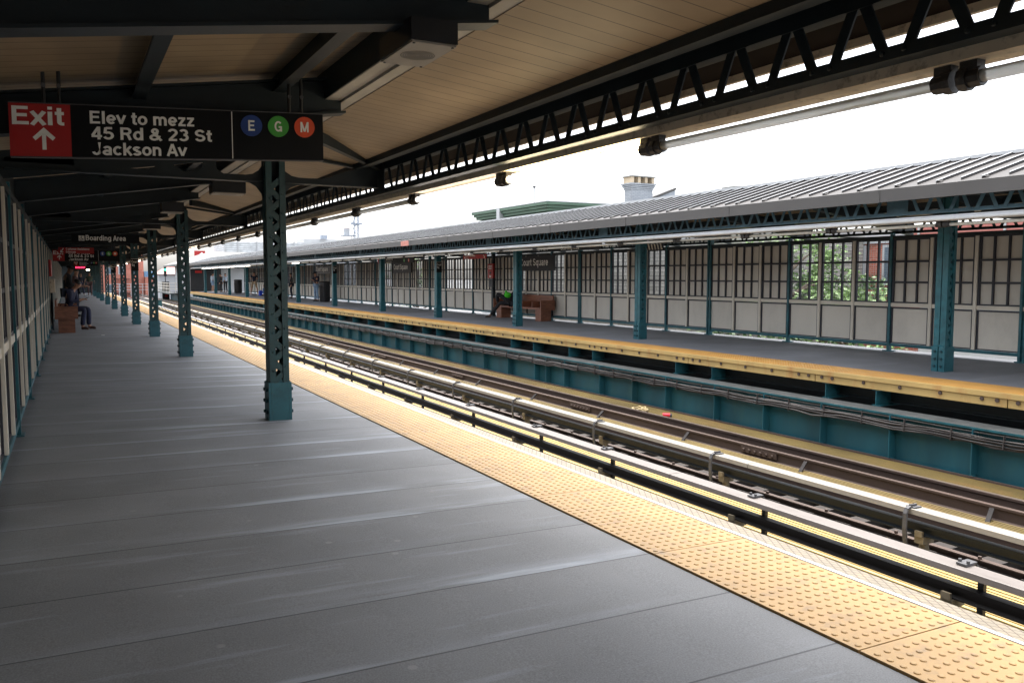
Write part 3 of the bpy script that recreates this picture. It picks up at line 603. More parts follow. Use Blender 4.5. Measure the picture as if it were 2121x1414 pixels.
    # outer roof
    if not mirror:
        put(MB().prism([(-1.05, 2.95), (1.9, 3.45), (3.87, 2.95), (3.87, 2.92), (1.9, 3.41), (-1.05, 2.90)], 'y', y0, y1), 'roof_sheet', M['roof'])
    else:
        zf = lambda x: 2.895 + (3.86 - x) * 0.295
        mb = MB(); mb.prism([(-1.0, 2.95), (1.9, zf(1.9)), (3.865, zf(3.865)), (3.865, zf(3.865) - .03), (1.9, zf(1.9) - .05), (-1.0, 2.90)], 'y', y0, y1)
        y = y0 + .15; k = 0
        while y < y1 - .1:
            ex_ = 3.80 if k % 2 else 3.74
            mb.prism([(1.95, zf(1.95) - .01), (ex_, zf(ex_) - .01), (ex_, zf(ex_) + .034), (1.95, zf(1.95) + .034)], 'y', y - .007, y + .007)
            if k % 2: mb.add([(3.80, y - .007, zf(3.80) + .034), (3.80, y - .10, zf(3.80) + .002), (3.66, y - .007, zf(3.66) + .034)], [(0, 1, 2), (2, 1, 0)])
            y += .345; k += 1
        put(mb, 'roof_sheet', M['roof'])
        mb = MB(); y = y0 + .15; k = 0
        while y < y1 - .1:
            ex_ = 3.80 if k % 2 else 3.74
            mb.prism([(1.95, zf(1.95) + .0345), (ex_, zf(ex_) + .0345), (ex_, zf(ex_) + .0405), (1.95, zf(1.95) + .0405)], 'y', y - .011, y + .011); y += .345; k += 1
        put(mb, 'seam_highlight', M['roofw'])  # pale strips put the seams' sky highlight into the colour
        mb = MB(); mb.prism([(1.98, zf(1.98) + .02), (1.98, zf(1.98) + .075), (1.80, zf(1.98) + .10), (1.62, zf(1.98) + .06)], 'y', y0, y1); put(mb, 'ridge_cap', M['roofw'])
        y = 5.54
        while y < 70:
            b = MB(); b.box(3.873, 3.878, y - .13, y + .13, 2.695, 2.892)
            for dy in (-.10, .10): b.cyl((3.878, y + dy, 2.865), (3.884, y + dy, 2.865), .010, 6)
            put(b, 'joint_cover', M['fascia']); y += 3.33
        put(MB().box(3.873, 3.879, 28.95, 29.75, 2.70, 2.88), 'painted_patch', M['patch'])
        # girder on the wall side
        for k, y in enumerate(ys[:-1]):
            mb = MB(); ya, yb = y + .15, ys[k + 1] + .15
            mb.box(-.46, -.448, ya, yb, 2.70, 2.80); mb.box(-.46, -.448, ya, yb, 2.45, 2.505); mb.box(-.448, -.38, ya, yb, 2.45, 2.462)
            n = round((yb - ya) / .405); st = (yb - ya) / n
            for q in range(n):
                c = ya + st * (q + .5)
                for sgn in (-1, 1):
                    a = (-.44, c + sgn * .055, 2.48); b = (-.44, c + sgn * .185, 2.74); d = Vector(b) - Vector(a); mb.bar(a, b, .01, .052, up=(0, -d.z, d.y))
            put(mb, 'wall_girder', M['teald'])
    return root
can1 = canopy(YL, -40, 92, False, 'dark underside of the near canopy with beige boards, rafters and a lattice eave girder')
can2 = canopy(YR, -3, 93, True, 'far canopy with a ribbed grey metal roof over blue grey lattice girders')

# ------------------------------------------------------------------ light trunking and tubes
mb = MB(); mb.box(3.39, 3.56, -4, 92, 2.47, 2.53); o = mb.build('light_trunking', M['beige']); tag(o, 'long beige light trunking under the eave of the near canopy', 'light trunking')
mb = MB(); mb.box(MX - 3.56, MX - 3.37, 0, 93, 2.38, 2.462); mb.cyl((MX - 3.585, 0, 2.41), (MX - 3.585, 93, 2.41), .030, 8); o = mb.build('light_trunking', M['trunk']); tag(o, 'long silvery light trunking under the eave of the far canopy', 'light trunking')
def fixture(x, ya, yb, z, r, lit, label, group):
    t = thing('tube_light', (x, ya, z), label, 'tube light', group)
    MB().cyl((x, ya + .10, z), (x, yb - .10, z), r, 12).build('lamp_tube', lit, t, True)
    for s, y in ((1, ya), (-1, yb)):
        h = MB(); h.cyl((x, y + s * .02, z), (x, y + s * .11, z), r * 1.5, 10); h.cyl((x, y + s * .015, z), (x, y + s * .055, z), r * 1.85, 10)
        h.box(x - .028, x + .028, y + s * .02 if s > 0 else y - .10, y + .10 if s > 0 else y - .02, z, z + .075); h.build('lamp_holder', M['holder'], t)
    return t
YT = [0.2, 2.32, 4.46, 6.59, 8.75, 10.86, 13.0, 15.25]
while YT[-1] < 84: YT.append(YT[-1] + 2.16)
fx = {}
for i in range(len(YT) - 1):
    lit = i in (2, 3) or (i > 8 and i % 5 == 2)
    fx[i] = fixture(3.45, YT[i], YT[i + 1], 2.400, .028, M['lit'] if (i == 2) else M['litw'] if lit else M['tube'],
                    f'{nth(i)} {"glowing" if lit else "unlit white"} tube lamp along the near canopy edge', 'tube lamps along the near canopy')
y = 5.9; i = 0
while y < 84:
    lit = y > 60 or i in (20,)
    fixture(MX - 3.45, y, y + 2.05, 2.325, .024, M['litw'] if lit else M['tube'], f'{nth(i)} {"lit" if lit else "unlit white"} tube lamp from the right along the far canopy edge', 'tube lamps along the far canopy')
    y += 2.05; i += 1

# ------------------------------------------------------------------ windscreen walls
def windscreen(X, s, posts, thick, opened, label, ztop_teal):
    """s = +1 when the platform side is towards +x"""
    root = thing('windscreen_wall', (X, (posts[0] + posts[-1]) / 2, 0), label, 'wall')
    y0, y1 = posts[0], posts[-1]
    def bx(mb, d0, d1, ya, yb, z0, z1):
        a, b = X + s * d0, X + s * d1; mb.box(min(a, b), max(a, b), ya, yb, z0, z1)
    mb = MB(); bx(mb, -.035, .035, y0, y1, .105, .165); mb.build('bottom_rail', M['teal'], root)
    mb = MB(); bx(mb, -.03, .04, y0, y1, 2.325, 2.395); mb.build('top_rail', M['teald'], root)
    mb = MB(); bx(mb, -.028, .030, y0, y1, .93, 1.005); mb.build('middle_rail', M['mull'], root)
    for k, y in enumerate(posts):
        mb = MB(); wd = .06 if k in thick else .032
        if k in thick:
            bx(mb, -.05, .055, y - .07, y - .022, -.02, 2.6); bx(mb, -.05, .055, y + .022, y + .07, -.02, 2.6); bx(mb, -.05, .02, y - .022, y + .022, -.02, 2.6)
        else: bx(mb, -.04, .044, y - .028, y + .028, -.02, 2.45)
        bx(mb, -.07, .075, y - .11, y + .11, -.03, .018)
        mb.build('post', M['teal'], root)
    for k in range(len(posts) - 1):
        a, b = posts[k], posts[k + 1]; n = max(1, round((b - a) / .885)); st = (b - a) / n
        for q in range(n):
            ya, yb = a + q * st + .045, a + (q + 1) * st - .045; ym = (ya + yb) / 2
            if q: mb = MB(); bx(mb, -.03, .046, a + q * st - .032, a + q * st + .032, .17, 2.32); mb.build('mullion', M['mull'], root)
            mb = MB(); bx(mb, -.012, -.002, ya + .02, yb - .02, .185, .895); mb.build('lower_panel', M['panel'], root)
            mb = MB()
            for r in ((ya - .01, ya + .024, .17, .925), (yb - .024, yb + .01, .17, .925), (ya + .024, yb - .024, .17, .193), (ya + .024, yb - .024, .893, .925)):
                bx(mb, -.014, .018, r[0], r[1], r[2], r[3])
            bars = ((ya - .01, ya + .03, 1.007, 2.323), (yb - .03, yb + .01, 1.007, 2.323), (ya + .03, yb - .03, 1.007, 1.035), (ya + .03, yb - .03, 2.295, 2.323),
                    (ya + (yb - ya) / 3 - .017, ya + (yb - ya) / 3 + .017, 1.036, 2.294), (yb - (yb - ya) / 3 - .017, yb - (yb - ya) / 3 + .017, 1.036, 2.294))
            for r in bars: bx(mb, -.030, .022, *r)
            c = [ya + .031, ya + (yb - ya) / 3, yb - (yb - ya) / 3, yb - .031]
            for zz in (1.435, 1.861):
                for j in range(3):
                    bx(mb, -.029, .020, c[j] + (.018 if j else 0), c[j + 1] - (.018 if j < 2 else 0), zz - .02, zz + .02)
            mb.build('glazing_frame', M['gasket'], root)
            mb = MB()
            if opened(ym):
                yy = ya + .04
                while yy < yb - .03: bx(mb, -.030, -.0265, yy, yy + .0035, 1.03, 2.30); yy += .055
                zz = 1.06
                while zz < 2.29: bx(mb, -.0262, -.0227, ya + .01, yb - .01, zz, zz + .0035); zz += .055
                mb.build('wire_mesh', M['wire'], root)
            else:
                bx(mb, -.028, -.020, ya + .012, yb - .012, 1.02, 2.31); mb.build('upper_panel', M['panel'], root)
    return root
PR = []; th_i = set()
for k in range(len(YR) - 2):
    a, b = YR[k], YR[k + 1]
    n = [3, 3, 3] if b - a > 7 else [2, 3, 2]
    th_i.add(len(PR)); tot = sum(n); c = a
    for q in n: PR.append(c); c += (b - a) * q / tot
    if PR[-1] > 80: break
PR.append(b); PR = [p for p in PR if p > 2.5]; off_k = 3 - 2
th_i = {k for k, p in enumerate(PR) if any(abs(p - y) < .05 for y in YR)}
OPEN = [(11.5, 14.2), (18.9, 20.0), (20.3, 21.5), (24.0, 25.0), (27.0, 28.0), (31.6, 34.6), (37.5, 38.6), (41.8, 43.0), (47.5, 50.2), (56.5, 57.5), (63.5, 65)]
ws2 = windscreen(15.15, -1, PR, th_i, lambda y: any(a < y < b for a, b in OPEN), 'beige panelled windscreen wall with black glazing bars along the far platform', 0)
PL = []
for k in range(len(YL) - 1):
    a, b = YL[k] + .05, YL[k + 1] + .05
    if a < 0: continue
    n = 3
    for q in range(n): PL.append(a + (b - a) * q / n)
PL = [-1.75] + PL + [86.0]
ws1 = windscreen(-.5, 1, PL, set(), lambda y: False, 'shaded beige panelled windscreen wall along the near platform', 0)
MB().box(-.60, -.545, -4, 88, 2.0, 2.75).build('backing_board', M['teald'], ws1); MB().box(-.64, -.61, -40, 92, -.3, .35).build('leak_blocker', M['teald'], ws1); MB().box(-.60, -.50, -40, -1.8, 0, 2.75).build('rear_panelling', M['panel'], ws1)  # low outer strip is added, unseen, to block light under the wall

# ------------------------------------------------------------------ rails, boards, gratings
def rprof(x, z, hw, h, fw, t=0.016, hh=0.035):
    return [(x - fw, z - h), (x + fw, z - h), (x + fw, z - h + .012), (x + t, z - h + .03), (x + t, z - hh), (x + hw, z - hh + .008), (x + hw, z), (x - hw, z), (x - hw, z - hh + .008), (x - t, z - hh), (x - t, z - h + .03), (x - fw, z - h + .012)]
def rail(x, z, label, head=True):
    t = thing('running_rail', (x, 60, z - .19), label, 'rail', 'track rails')
    MB().prism(rprof(x, z, .037, .18, .075), 'y', -4, 185).build('rail_web', M['rail'], t)
    if head: MB().box(x - .030, x + .030, -4, 185, z + .001, z + .004).build('rail_head', M['railtop'], t)
    return t
rail(4.25, -1.1, 'rusty running rail hidden under the near platform edge')
rail(5.69, -1.1, 'rusty running rail beside the near contact rail')
rail(8.46, -1.1, 'rusty running rail behind the white cover board')
rail(9.90, -1.1, 'worn shiny running rail beside the dirty yellow grating')
g = rail(9.42, -1.1, 'brown guard rail with slanted grey braces inside the far track', False)
for y in (3.0, 5.65, 8.41, 11.0, 13.6, 16.3, 19.2, 22, 24.8, 27.6, 30.4, 33.2, 36, 39, 42, 45, 48, 51):
    mb = MB(); mb.bar((9.17, y - .05, -1.275), (9.375, y + .02, -1.135), .05, .022); mb.box(9.12, 9.30, y - .09, y + .05, -1.29, -1.272); mb.build('rail_brace', M['brace'], g)
for y in (9.0, 14.1, 20.3, 26.5, 33.5):
    mb = MB(); mb.box(9.375, 9.402, y, y + .75, -1.225, -1.135)
    for q in range(6): mb.cyl((9.345, y + .08 + q * .12, -1.18), (9.376, y + .08 + q * .12, -1.18), .022, 6)
    mb.build('splice_bar', M['rail'], g)
def third(x, z, y_ins, label, m):
    t = thing('contact_rail', (x, 40, z - .3), label, 'contact rail', 'contact rails')
    MB().prism(rprof(x, z, .045, .115, .050, .020, .040), 'y', -3, 110).build('rail_web', m, t)
    for y in y_ins:
        mb = MB(); mb.cyl((x, y, -1.275), (x, y, -1.24), .085, 8, .07); mb.cyl((x, y, -1.24), (x, y, -1.12), .052, 8, .045); mb.box(x - .085, x + .085, y - .05, y + .05, -1.125, z - .117)
        mb.box(x - .098, x - .070, y - .04, y + .04, z - .117, z - .060); mb.box(x + .07, x + .098, y - .04, y + .04, z - .117, z - .060)
        mb.box(x - .10, x + .10, y - .10, y + .10, -1.30, -1.274)
        mb.build('insulator', M['insul'], t)
    return t
seq = lambda a, st, b: [a + st * i for i in range(int((b - a) / st) + 1)]
I1 = [1.7, 4.09, 6.56, 9.05] + seq(11.5, 2.42, 75); I2 = [2.5, 5.23, 8.09, 10.87, 13.42] + seq(16.1, 2.7, 75)
third(6.28, -.94, I1, 'black contact rail under the pinkish cover board nearer the camera', M['third'])
third(7.53, -.935, I2, 'grey black contact rail under the white cover board of the far track', M['thirdg'])
def board(x0, x1, z, ys_b, goose, m, label):
    t = thing('cover_board', ((x0 + x1) / 2, 40, z - .1), label, 'cover board', 'contact rail cover boards')
    y = -2.2
    while y < 100:
        mb = MB(); mb.prism([(x0, z - .052), (x0 + .008, z - .003), (x0 + .02, z), (x1, z), (x1, z - .03), (x0 + .03, z - .03), (x0 + .03, z - .052)], 'y', y, y + 4.89); mb.build('board', m, t); y += 4.9
    for y in ys_b:
        mb = MB()
        if goose:
            mb.box(x0 + .03, x0 + .14, y - .05, y + .05, z + .001, z + .014)
            pts = [(x0 + .10, y, z + .012), (x0 + .02, y, z + .016), (x0 - .025, y, z - .005), (x0 - .045, y, z - .05), (x0 - .048, y, z - .2), (x0 - .02, y, z - .45)]
            for a, b in zip(pts, pts[1:]): mb.bar(a, b, .042, .020, up=(0, 1, 0)) if False else mb.bar(a, b, .042, .022, up=(1, 0, 0.01))
            for dx in (.06, .11): mb.cyl((x0 + dx, y, z + .012), (x0 + dx, y, z + .036), .014, 6)
        else:
            xm = x1 - .085
            mb.bar((xm - .02, y, z + .014), (xm + .13, y, z + .014), .085, .018); mb.bar((xm + .12, y, z + .012), (xm + .17, y, z - .05), .085, .016)
            for dy in (-.035, .035): mb.cyl((xm + .02, y + dy, z + .02), (xm + .02, y + dy, z + .046), .015, 6)
        mb.build('bracket', M['galv'], t)
        if not goose:
            mb = MB(); mb.box(x1 - .05, x1 - .01, y - .16, y - .11, -1.28, z - .032); mb.build('support_leg', M['black'], t)
    return t
board(6.18, 6.37, -.775, [1.7, 4.02, 6.36, 9.1] + seq(11.0, 2.42, 75), False, M['boardp'], 'pinkish white cover board with flat bolted clips, nearer the camera')
board(7.42, 7.585, -.785, [2.5, 5.34, 8.22, 10.97, 13.73] + seq(16.5, 2.75, 75), True, M['board'], 'bright white cover board held by grey gooseneck brackets on the far track')
def grating(x0, x1, y0, y1, pitch, wd, m, label, z=-1.25):
    mb = MB(); x = x0
    while x < x1: mb.box(x, x + wd, y0, y1, z - .03, z); x += pitch
    y = y0
    while y < min(y1, 60): mb.box(x0, x1, y, y + .012, z - .028, z - .012); y += .30
    return tag(mb.build('walkway_grating', m), label, 'grating', 'yellow walkway gratings between the tracks')
grating(6.62, 7.30, -2, 110, .068, .042, M['grat'], 'bright yellow slotted walkway grating under the near cover board')
grating(8.76, 9.32, -2, 110, .058, .036, M['gratd'], 'narrow yellow slotted grating between white cover board and brown guard rail')
grating(10.06, 10.98, -2, 110, .055, .036, M['gratd'], 'dirty rust-stained yellow grating at the foot of the teal girder')
o = MB().box(10.985, 11.03, -2, 110, -1.30, -1.225).build('grating_kerb', M['rail']); tag(o, 'brown kerb angle between dirty yellow grating and teal girder', 'kerb')
t = thing('guard_angle', (7.76, 40, -1.28), 'thin brown steel angle bolted across the ties in front of the insulators', 'guard angle')
mb = MB(); mb.box(7.73, 7.80, -2, 110, -1.215, -1.20); mb.box(7.80, 7.81, -2, 110, -1.28, -1.216); mb.build('angle_bar', M['rail'], t)
for y in seq(2.0, .93, 45): MB().cyl((7.76, y, -1.20), (7.76, y, -1.172), .020, 6).build('bolt', M['rail'], t)
tie = None
for i, y in enumerate(seq(1.0, .535, 76)):
    if tie is None:
        tie = MB().box(7.30, 10.05, y, y + .21, -1.52, -1.285).build('track_tie', M['tie']); tag(tie, 'weathered timber track tie under the far track', 'tie', 'timber ties of the far track')
    else:
        c = tie.copy(); COL.objects.link(c); c.location = (tie.location.x + random.uniform(-.03, .03), y + .105, tie.location.z + random.uniform(-.004, .0))
# ------------------------------------------------------------------ teal plate girder under the far platform
t = thing('plate_girder', (11.1, 45, -1.9), 'teal plate girder with vertical stiffeners below the far platform edge', 'girder')
mb = MB(); mb.box(11.12, 11.135, -3, 110, -1.95, -.56); mb.build('web', M['tealg'], t)
mb = MB(); mb.box(11.0, 11.42, -3, 110, -.555, -.53); mb.build('top_flange', M['dust'], t)
MB().box(10.992, 10.999, -3, 110, -.557, -.528).build('flange_edge', M['teal'], t)
mb = MB(); mb.box(10.94, 11.3, -3, 110, -1.98, -1.952); mb.build('bottom_flange', M['tealg'], t)
YS = [5.6, 6.95, 8.26, 9.57, 10.86, 12.15, 13.64, 14.8, 16.09, 17.66, 18.57, 19.16, 20.7, 22.26, 23.78, 25.3] + seq(26.85, 1.53, 95)
for y in YS:
    mb = MB(); mb.box(10.965, 11.118, y, y + .014, -1.21, -.557); mb.box(11.106, 11.118, y + .0145, y + .12, -1.95, -.557)
    if y < 25:
        z = -1.25
        while z < -.6: mb.sph((11.105, y + .07, z), .014, (.6, 1, 1), 6, 3); z += .125
    mb.build('stiffener', M['tealg'], t)
t = thing('platform_underframe', (12.5, 45, -.55), 'dark teal cantilever beams carrying the far platform over the girder', 'underframe')
mb = MB(); mb.box(11.80, 11.82, -3, 94, -.47, -.27); mb.box(11.72, 11.90, -3, 94, -.485, -.471); mb.build('stringer', M['teald'], t)
for y in [6.43, 8.89, 9.9, 12.76, 13.9, 17.1, 18.2, 20.08, 21.4, 23.8, 25.0, 27.0, 28.3] + seq(30.2, 2.2, 92):
    mb = MB(); mb.box(11.44, 15.3, y - .008, y + .008, -.518, -.285); mb.box(11.44, 15.3, y - .075, y + .075, -.284, -.268); mb.box(11.44, 15.3, y - .075, y + .075, -.529, -.519); mb.build('cross_beam', M['teal'], t)
MB().box(15.32, 15.36, -3, 110, -2.0, -.27).build('rear_web', M['teald'], t)
t = thing('cable_bundle', (10.98, 45, -.75), 'sagging grey brown cable bundle tied along the top of the teal girder', 'cables')
for k in range(9):
    rr = random.Random(k); pts = []
    for i in range(300):
        y = 2 + i * .31
        sag = -.045 * abs(math.sin(math.pi * (y % 1.5) / 1.5)) * rr.uniform(.3, 1.1)
        pts.append((10.965 + .02 * math.sin(k * 2.1 + y * .7) + rr.uniform(-.006, .006), y, -.628 - .011 * k + sag * (.4 + k * .09) + rr.uniform(-.006, .006)))
    mb = MB(); mb.tube(pts, .009 + .004 * (k % 3), 5); mb.build('cable', M['cable'], t, True)
MB().tube([(10.99, 2 + i * .6, -.585 + .006 * math.sin(i * 1.3)) for i in range(155)], .008, 5).build('messenger_wire', M['cable'], t)
for y in seq(5.0, .75, 60):
    mb = MB(); mb.bar((10.952, y, -.57), (10.935, y, -.755), .03, .012, up=(0, 1, 0)); mb.bar((10.935, y, -.755), (11.02, y, -.765), .03, .01); mb.build('hanger', M['cable'], t)

# ------------------------------------------------------------------ signs
EX, EZ = (1, 0, 0), (0, 0, 1)
def bullet(x, z, y, r, m, ch, par, ex, ez, off=.006):
    ex = Vector(ex); ez = Vector(ez); c = Vector((x, y, z)); mb = MB()
    n = ex.cross(ez); vs = [c + n * off + (ex * math.cos(2 * math.pi * i / 28) + ez * math.sin(2 * math.pi * i / 28)) * r for i in range(28)]
    vs2 = [v - n * .005 for v in vs]
    mb.add(vs + vs2, [tuple(range(28))] + [(i, 28 + i, 28 + (i + 1) % 28, (i + 1) % 28) for i in range(28)])
    mb.build('route_bullet', m, par)
    text(ch, r * 1.36, c - ez * r * .50, ex, ez, M['lett'], par, 'lettering', 0, 'CENTER', 1.0, off + .003, wgt=.085)
def exit_sign(y, x0, z0, tilt, wd, h, label, full=True):
    a = R(tilt); ex = Vector((math.cos(a), 0, math.sin(a))); ez = Vector((-math.sin(a) * .2, 0, 1)).normalized()
    ez = Vector((-math.sin(a), 0, math.cos(a))) if tilt < 1 else Vector((0.0, 0, 1))
    P = lambda u, v, d=0: Vector((x0, y, z0)) + ex * u + ez * v + Vector((0, -d, 0))
    t = thing('exit_sign', (x0 + wd / 2, y, z0), label, 'sign', 'hanging exit signs')
    def plate(u0, u1, v0, v1, d0, d1, nm, m):
        mb = MB(); c = [P(u0, v0), P(u1, v0), P(u1, v1), P(u0, v1)]
        mb.add([p + Vector((0, -d1, 0)) for p in c] + [p + Vector((0, -d0, 0)) for p in c], [(0, 1, 2, 3), (7, 6, 5, 4), (0, 4, 5, 1), (1, 5, 6, 2), (2, 6, 7, 3), (3, 7, 4, 0)])
        return mb.build(nm, m, t)
    plate(0, wd, 0, h, -.03, .012, 'sign_panel', M['signb'])
    plate(0, wd * .172, .002, h - .002, .012, .016, 'red_field', M['signr'])
    plate(0, wd, -.006, .0, -.034, .018, 'trim', M['galv']); plate(0, wd, h, h + .006, -.034, .018, 'trim', M['galv'])
    plate(wd * .674, wd * .6765, .004, h - .004, .012, .0155, 'divider', M['lett'])
    k = h / .345
    text('Exit', .165 * k, P(.012, .205 * k, .016), ex, ez, M['lett'], t, fit=.31 * k * wd / 2.055 / k)
    mb = MB(); cx = wd * .095
    for pts in ([(cx - .012 * k, .045 * k), (cx + .012 * k, .045 * k), (cx + .012 * k, .15 * k), (cx - .012 * k, .15 * k)], [(cx, .19 * k), (cx - .066 * k, .125 * k), (cx - .050 * k, .105 * k), (cx, .150 * k)], [(cx, .19 * k), (cx, .150 * k), (cx + .050 * k, .105 * k), (cx + .066 * k, .125 * k)]):
        f = [P(u, v, .018) for u, v in pts]; b = [P(u, v, .0165) for u, v in pts]; mb.add(f + b, [tuple(range(4)), (7, 6, 5, 4)] + [(i, 4 + i, 4 + (i + 1) % 4, (i + 1) % 4) for i in range(4)])
    mb.build('arrow', M['lett'], t)
    for i, ln in enumerate(('Elev to mezz', '45 Rd & 23 St', 'Jackson Av')):
        text(ln, .117 * k, P(wd * (.226 + .003 * i), (.225 - .105 * i) * k, .012), ex, ez, M['lett'], t, fit=(.67, .78, .60)[i] * wd / 2.055)
    for i, (c, m) in enumerate((('E', 'blue'), ('G', 'green'), ('M', 'orange'))):
        p = P(wd * (.742 + .0945 * i), .245 * k, .012); bullet(p.x, p.z, p.y, .083 * k * .93, M[m], c, t, ex, ez)
    for u in (.12, .9):
        for du in (-.045, .045):
            mb = MB(); p = P(wd * u + du, h); mb.cyl(p, p + Vector((0, 0, .30)), .012, 8); mb.build('hanger', M['black'], t); MB().cyl(p + Vector((0, -.03, .12)), p + Vector((0, -.012, .12)), .014, 8).build('hanger_bolt', M['galv'], t)
    return t
exit_sign(6.33, -.298, 2.327, 3.0, 2.055, .342, 'large black and red exit sign with arrow, hung nearest the camera')
exit_sign(29.0, -.38, 2.03, 0.3, 1.85, .33, 'small distant exit sign partly hidden behind the red intercom sign')
exit_sign(57.0, .36, 2.22, 0.3, 1.30, .235, 'tiny far exit sign above the red letters of the departure display')
t = thing('boarding_area_sign', (.7, 20, 2.28), 'black Boarding Area sign with a wheelchair symbol under the near canopy', 'sign')
MB().box(.10, 1.42, 20.0, 20.04, 2.28, 2.465).build('sign_panel', M['signb'], t)
text('Boarding Area', .155, (.365, 20, 2.325), EX, EZ, M['lett'], t, bold=.002, sx=.95)
MB().box(.235, .345, 19.993, 19.999, 2.315, 2.425).build('symbol_field', M['lett'], t)
mb = MB(); mb.cyl((.285, 19.992, 2.408), (.285, 19.989, 2.408), .010, 8); mb.tube([(.285, 19.990, 2.395), (.288, 19.990, 2.36), (.315, 19.990, 2.357), (.325, 19.990, 2.333)], .006, 5)
mb.tube([(.282 + .026 * math.cos(R(a)), 19.990, 2.352 + .026 * math.sin(R(a))) for a in range(110, 400, 29)], .0045, 5); mb.build('wheelchair_symbol', M['signb'], t)
t = thing('intercom_sign', (.22, 27.2, 2.2), 'red Customer Assistance Intercom sign with white arrow under the near canopy', 'sign')
MB().box(-.21, .70, 27.0, 27.04, 2.215, 2.385).build('sign_panel', M['signr'], t)
text('Customer Assistance\nIntercom', .082, (-.02, 27.0, 2.315), EX, EZ, M['lett'], t, bold=.0008, sx=.92)
mb = MB(); mb.bar((-.08, 26.994, 2.36), (-.15, 26.994, 2.25), .012, .02); mb.bar((-.155, 26.994, 2.245), (-.085, 26.994, 2.255), .012, .02); mb.bar((-.155, 26.994, 2.245), (-.15, 26.994, 2.31), .012, .02); mb.build('arrow', M['lett'], t)
for x in (-.1, .6): MB().cyl((x, 27.02, 2.385), (x, 27.02, 2.75), .012, 6).build('hanger', M['teald'], t)
for tt, xx, yy, zz in ((t, 0, 0, 0),): pass
t = thing('departure_display', (.74, 60, 2.05), 'distant black departure display with glowing red letters', 'display')
MB().box(.30, 1.20, 60, 60.12, 2.03, 2.25).build('housing', M['black'], t)
mb = MB(); [mb.box(.46 + .055 * i, .50 + .055 * i, 59.985, 59.99, 2.09 + .02 * (i % 2), 2.19 - .015 * (i % 3)) for i in range(10)]; mb.build('led_row', M['redled'], t)
MB().box(.30, 1.20, 59.9, 60.2, 2.251, 2.9).build('hanger', M['teald'], t)
t = thing('hanging_lamp', (1.2, 62, 2.0), 'small bright lamp far along the near canopy', 'lamp'); MB().sph((1.2, 62, 2.0), .07, (1.6, 1, .7), 10, 6).build('lamp_bulb', M['glow'], t); MB().cyl((1.2, 62, 2.05), (1.2, 62, 2.95), .015, 6).build('lamp_stem', M['black'], t)
# plates on the columns
def court_plate(x, y, z, label, grp):
    t = thing('column_sign', (x, y, z), label, 'sign', grp)
    MB().box(x - .112, x + .112, y - .035, y - .022, z, z + .42).build('sign_panel', M['signb'], t)
    MB().box(x - .112, x + .112, y - .038, y - .0355, z + .385, z + .395).build('trim', M['lett'], t)
    text('Court\nSq', .105, (x - .095, y - .035, z + .26), EX, EZ, M['lett'], t, bold=.0012, sx=.85)
court_plate(1.98, 30.27, 1.75, 'black Court Sq plate on the fourth column of the near platform', 'station name plates on columns')
court_plate(1.99, 45.15, 1.75, 'black Court Sq plate on the sixth column of the near platform', 'station name plates on columns')
court_plate(12.77, 29.85, 1.72, 'black Court Sq plate on the fourth far-platform column from the right', 'station name plates on columns')
court_plate(12.81, 44.3, 1.72, 'black Court Sq plate on a far-platform column beside the black bin', 'station name plates on columns')
# far platform
def cs_sign(y0, y1, z0, z1, size, zt, label):
    t = thing('station_name_sign', (15.05, (y0 + y1) / 2, z0), label, 'sign', 'Court Square signs on the far windscreen')
    MB().box(15.075, 15.11, y0, y1, z0, z1).build('sign_panel', M['signd'], t); MB().box(15.068, 15.074, y0, y1, z1 - .03, z1 - .022).build('trim', M['galv'], t)
    text('Court Square', size, (15.075, y1 - .12, zt), (0, -1, 0), EZ, M['lett'], t, bold=.002, fit=(y1 - y0) * .78, wgt=.075)
cs_sign(24.93, 27.56, 1.76, 2.30, .36, 1.95, 'largest charcoal Court Square sign above the bench on the far windscreen')
cs_sign(38.75, 41.35, 1.74, 2.27, .36, 1.92, 'middle-sized charcoal Court Square sign between two far-platform columns')
cs_sign(53.0, 56.7, 1.74, 2.25, .40, 1.92, 'smallest Court Square sign behind the capped man on the far platform')
t = thing('intercom_sign', (13.3, 27.6, 2.2), 'red Assistance sign with a white arrow hanging under the far canopy', 'sign')
MB().box(13.28, 13.32, 26.75, 28.7, 2.20, 2.36).build('sign_panel', M['signr'], t)
text('Customer Assistance\nIntercom', .088, (13.28, 28.6, 2.295), (0, -1, 0), EZ, M['lett'], t, bold=.001, sx=1.35)
mb = MB(); mb.bar((13.274, 26.95, 2.33), (13.274, 26.83, 2.24), .014, .02); mb.bar((13.274, 26.83, 2.24), (13.274, 26.91, 2.24), .014, .02); mb.bar((13.274, 26.83, 2.24), (13.274, 26.83, 2.30), .014, .02); mb.build('arrow', M['lett'], t)
for y in (27.0, 28.4): MB().cyl((13.3, y, 2.36), (13.3, y, 2.9), .012, 6).build('hanger', M['teald'], t)
t = thing('exit_sign', (13.2, 37, 2.1), 'black Jackson Av exit sign with red end under the far canopy', 'sign')
MB().box(13.2, 13.24, 33.6, 38.3, 2.16, 2.42).build('sign_panel', M['signb'], t); MB().box(13.194, 13.199, 37.4, 38.3, 2.17, 2.41).build('red_field', M['signr'], t)
text('45 Rd & 23 St\nJackson Av', .13, (13.2, 37.1, 2.30), (0, -1, 0), EZ, M['lett'], t, bold=.001, sx=1.3)
mb = MB(); mb.bar((13.19, 37.85, 2.22), (13.19, 37.85, 2.37), .02, .02); mb.build('arrow', M['lett'], t)
bullet(13.2, 2.27, 34.2, .08, M['orange'], 'M', t, (0, -1, 0), EZ); bullet(13.2, 2.27, 34.75, .08, M['green'], 'G', t, (0, -1, 0), EZ)
for y in (34, 38): MB().cyl((13.22, y, 2.42), (13.22, y, 2.9), .012, 6).build('hanger', M['teald'], t)
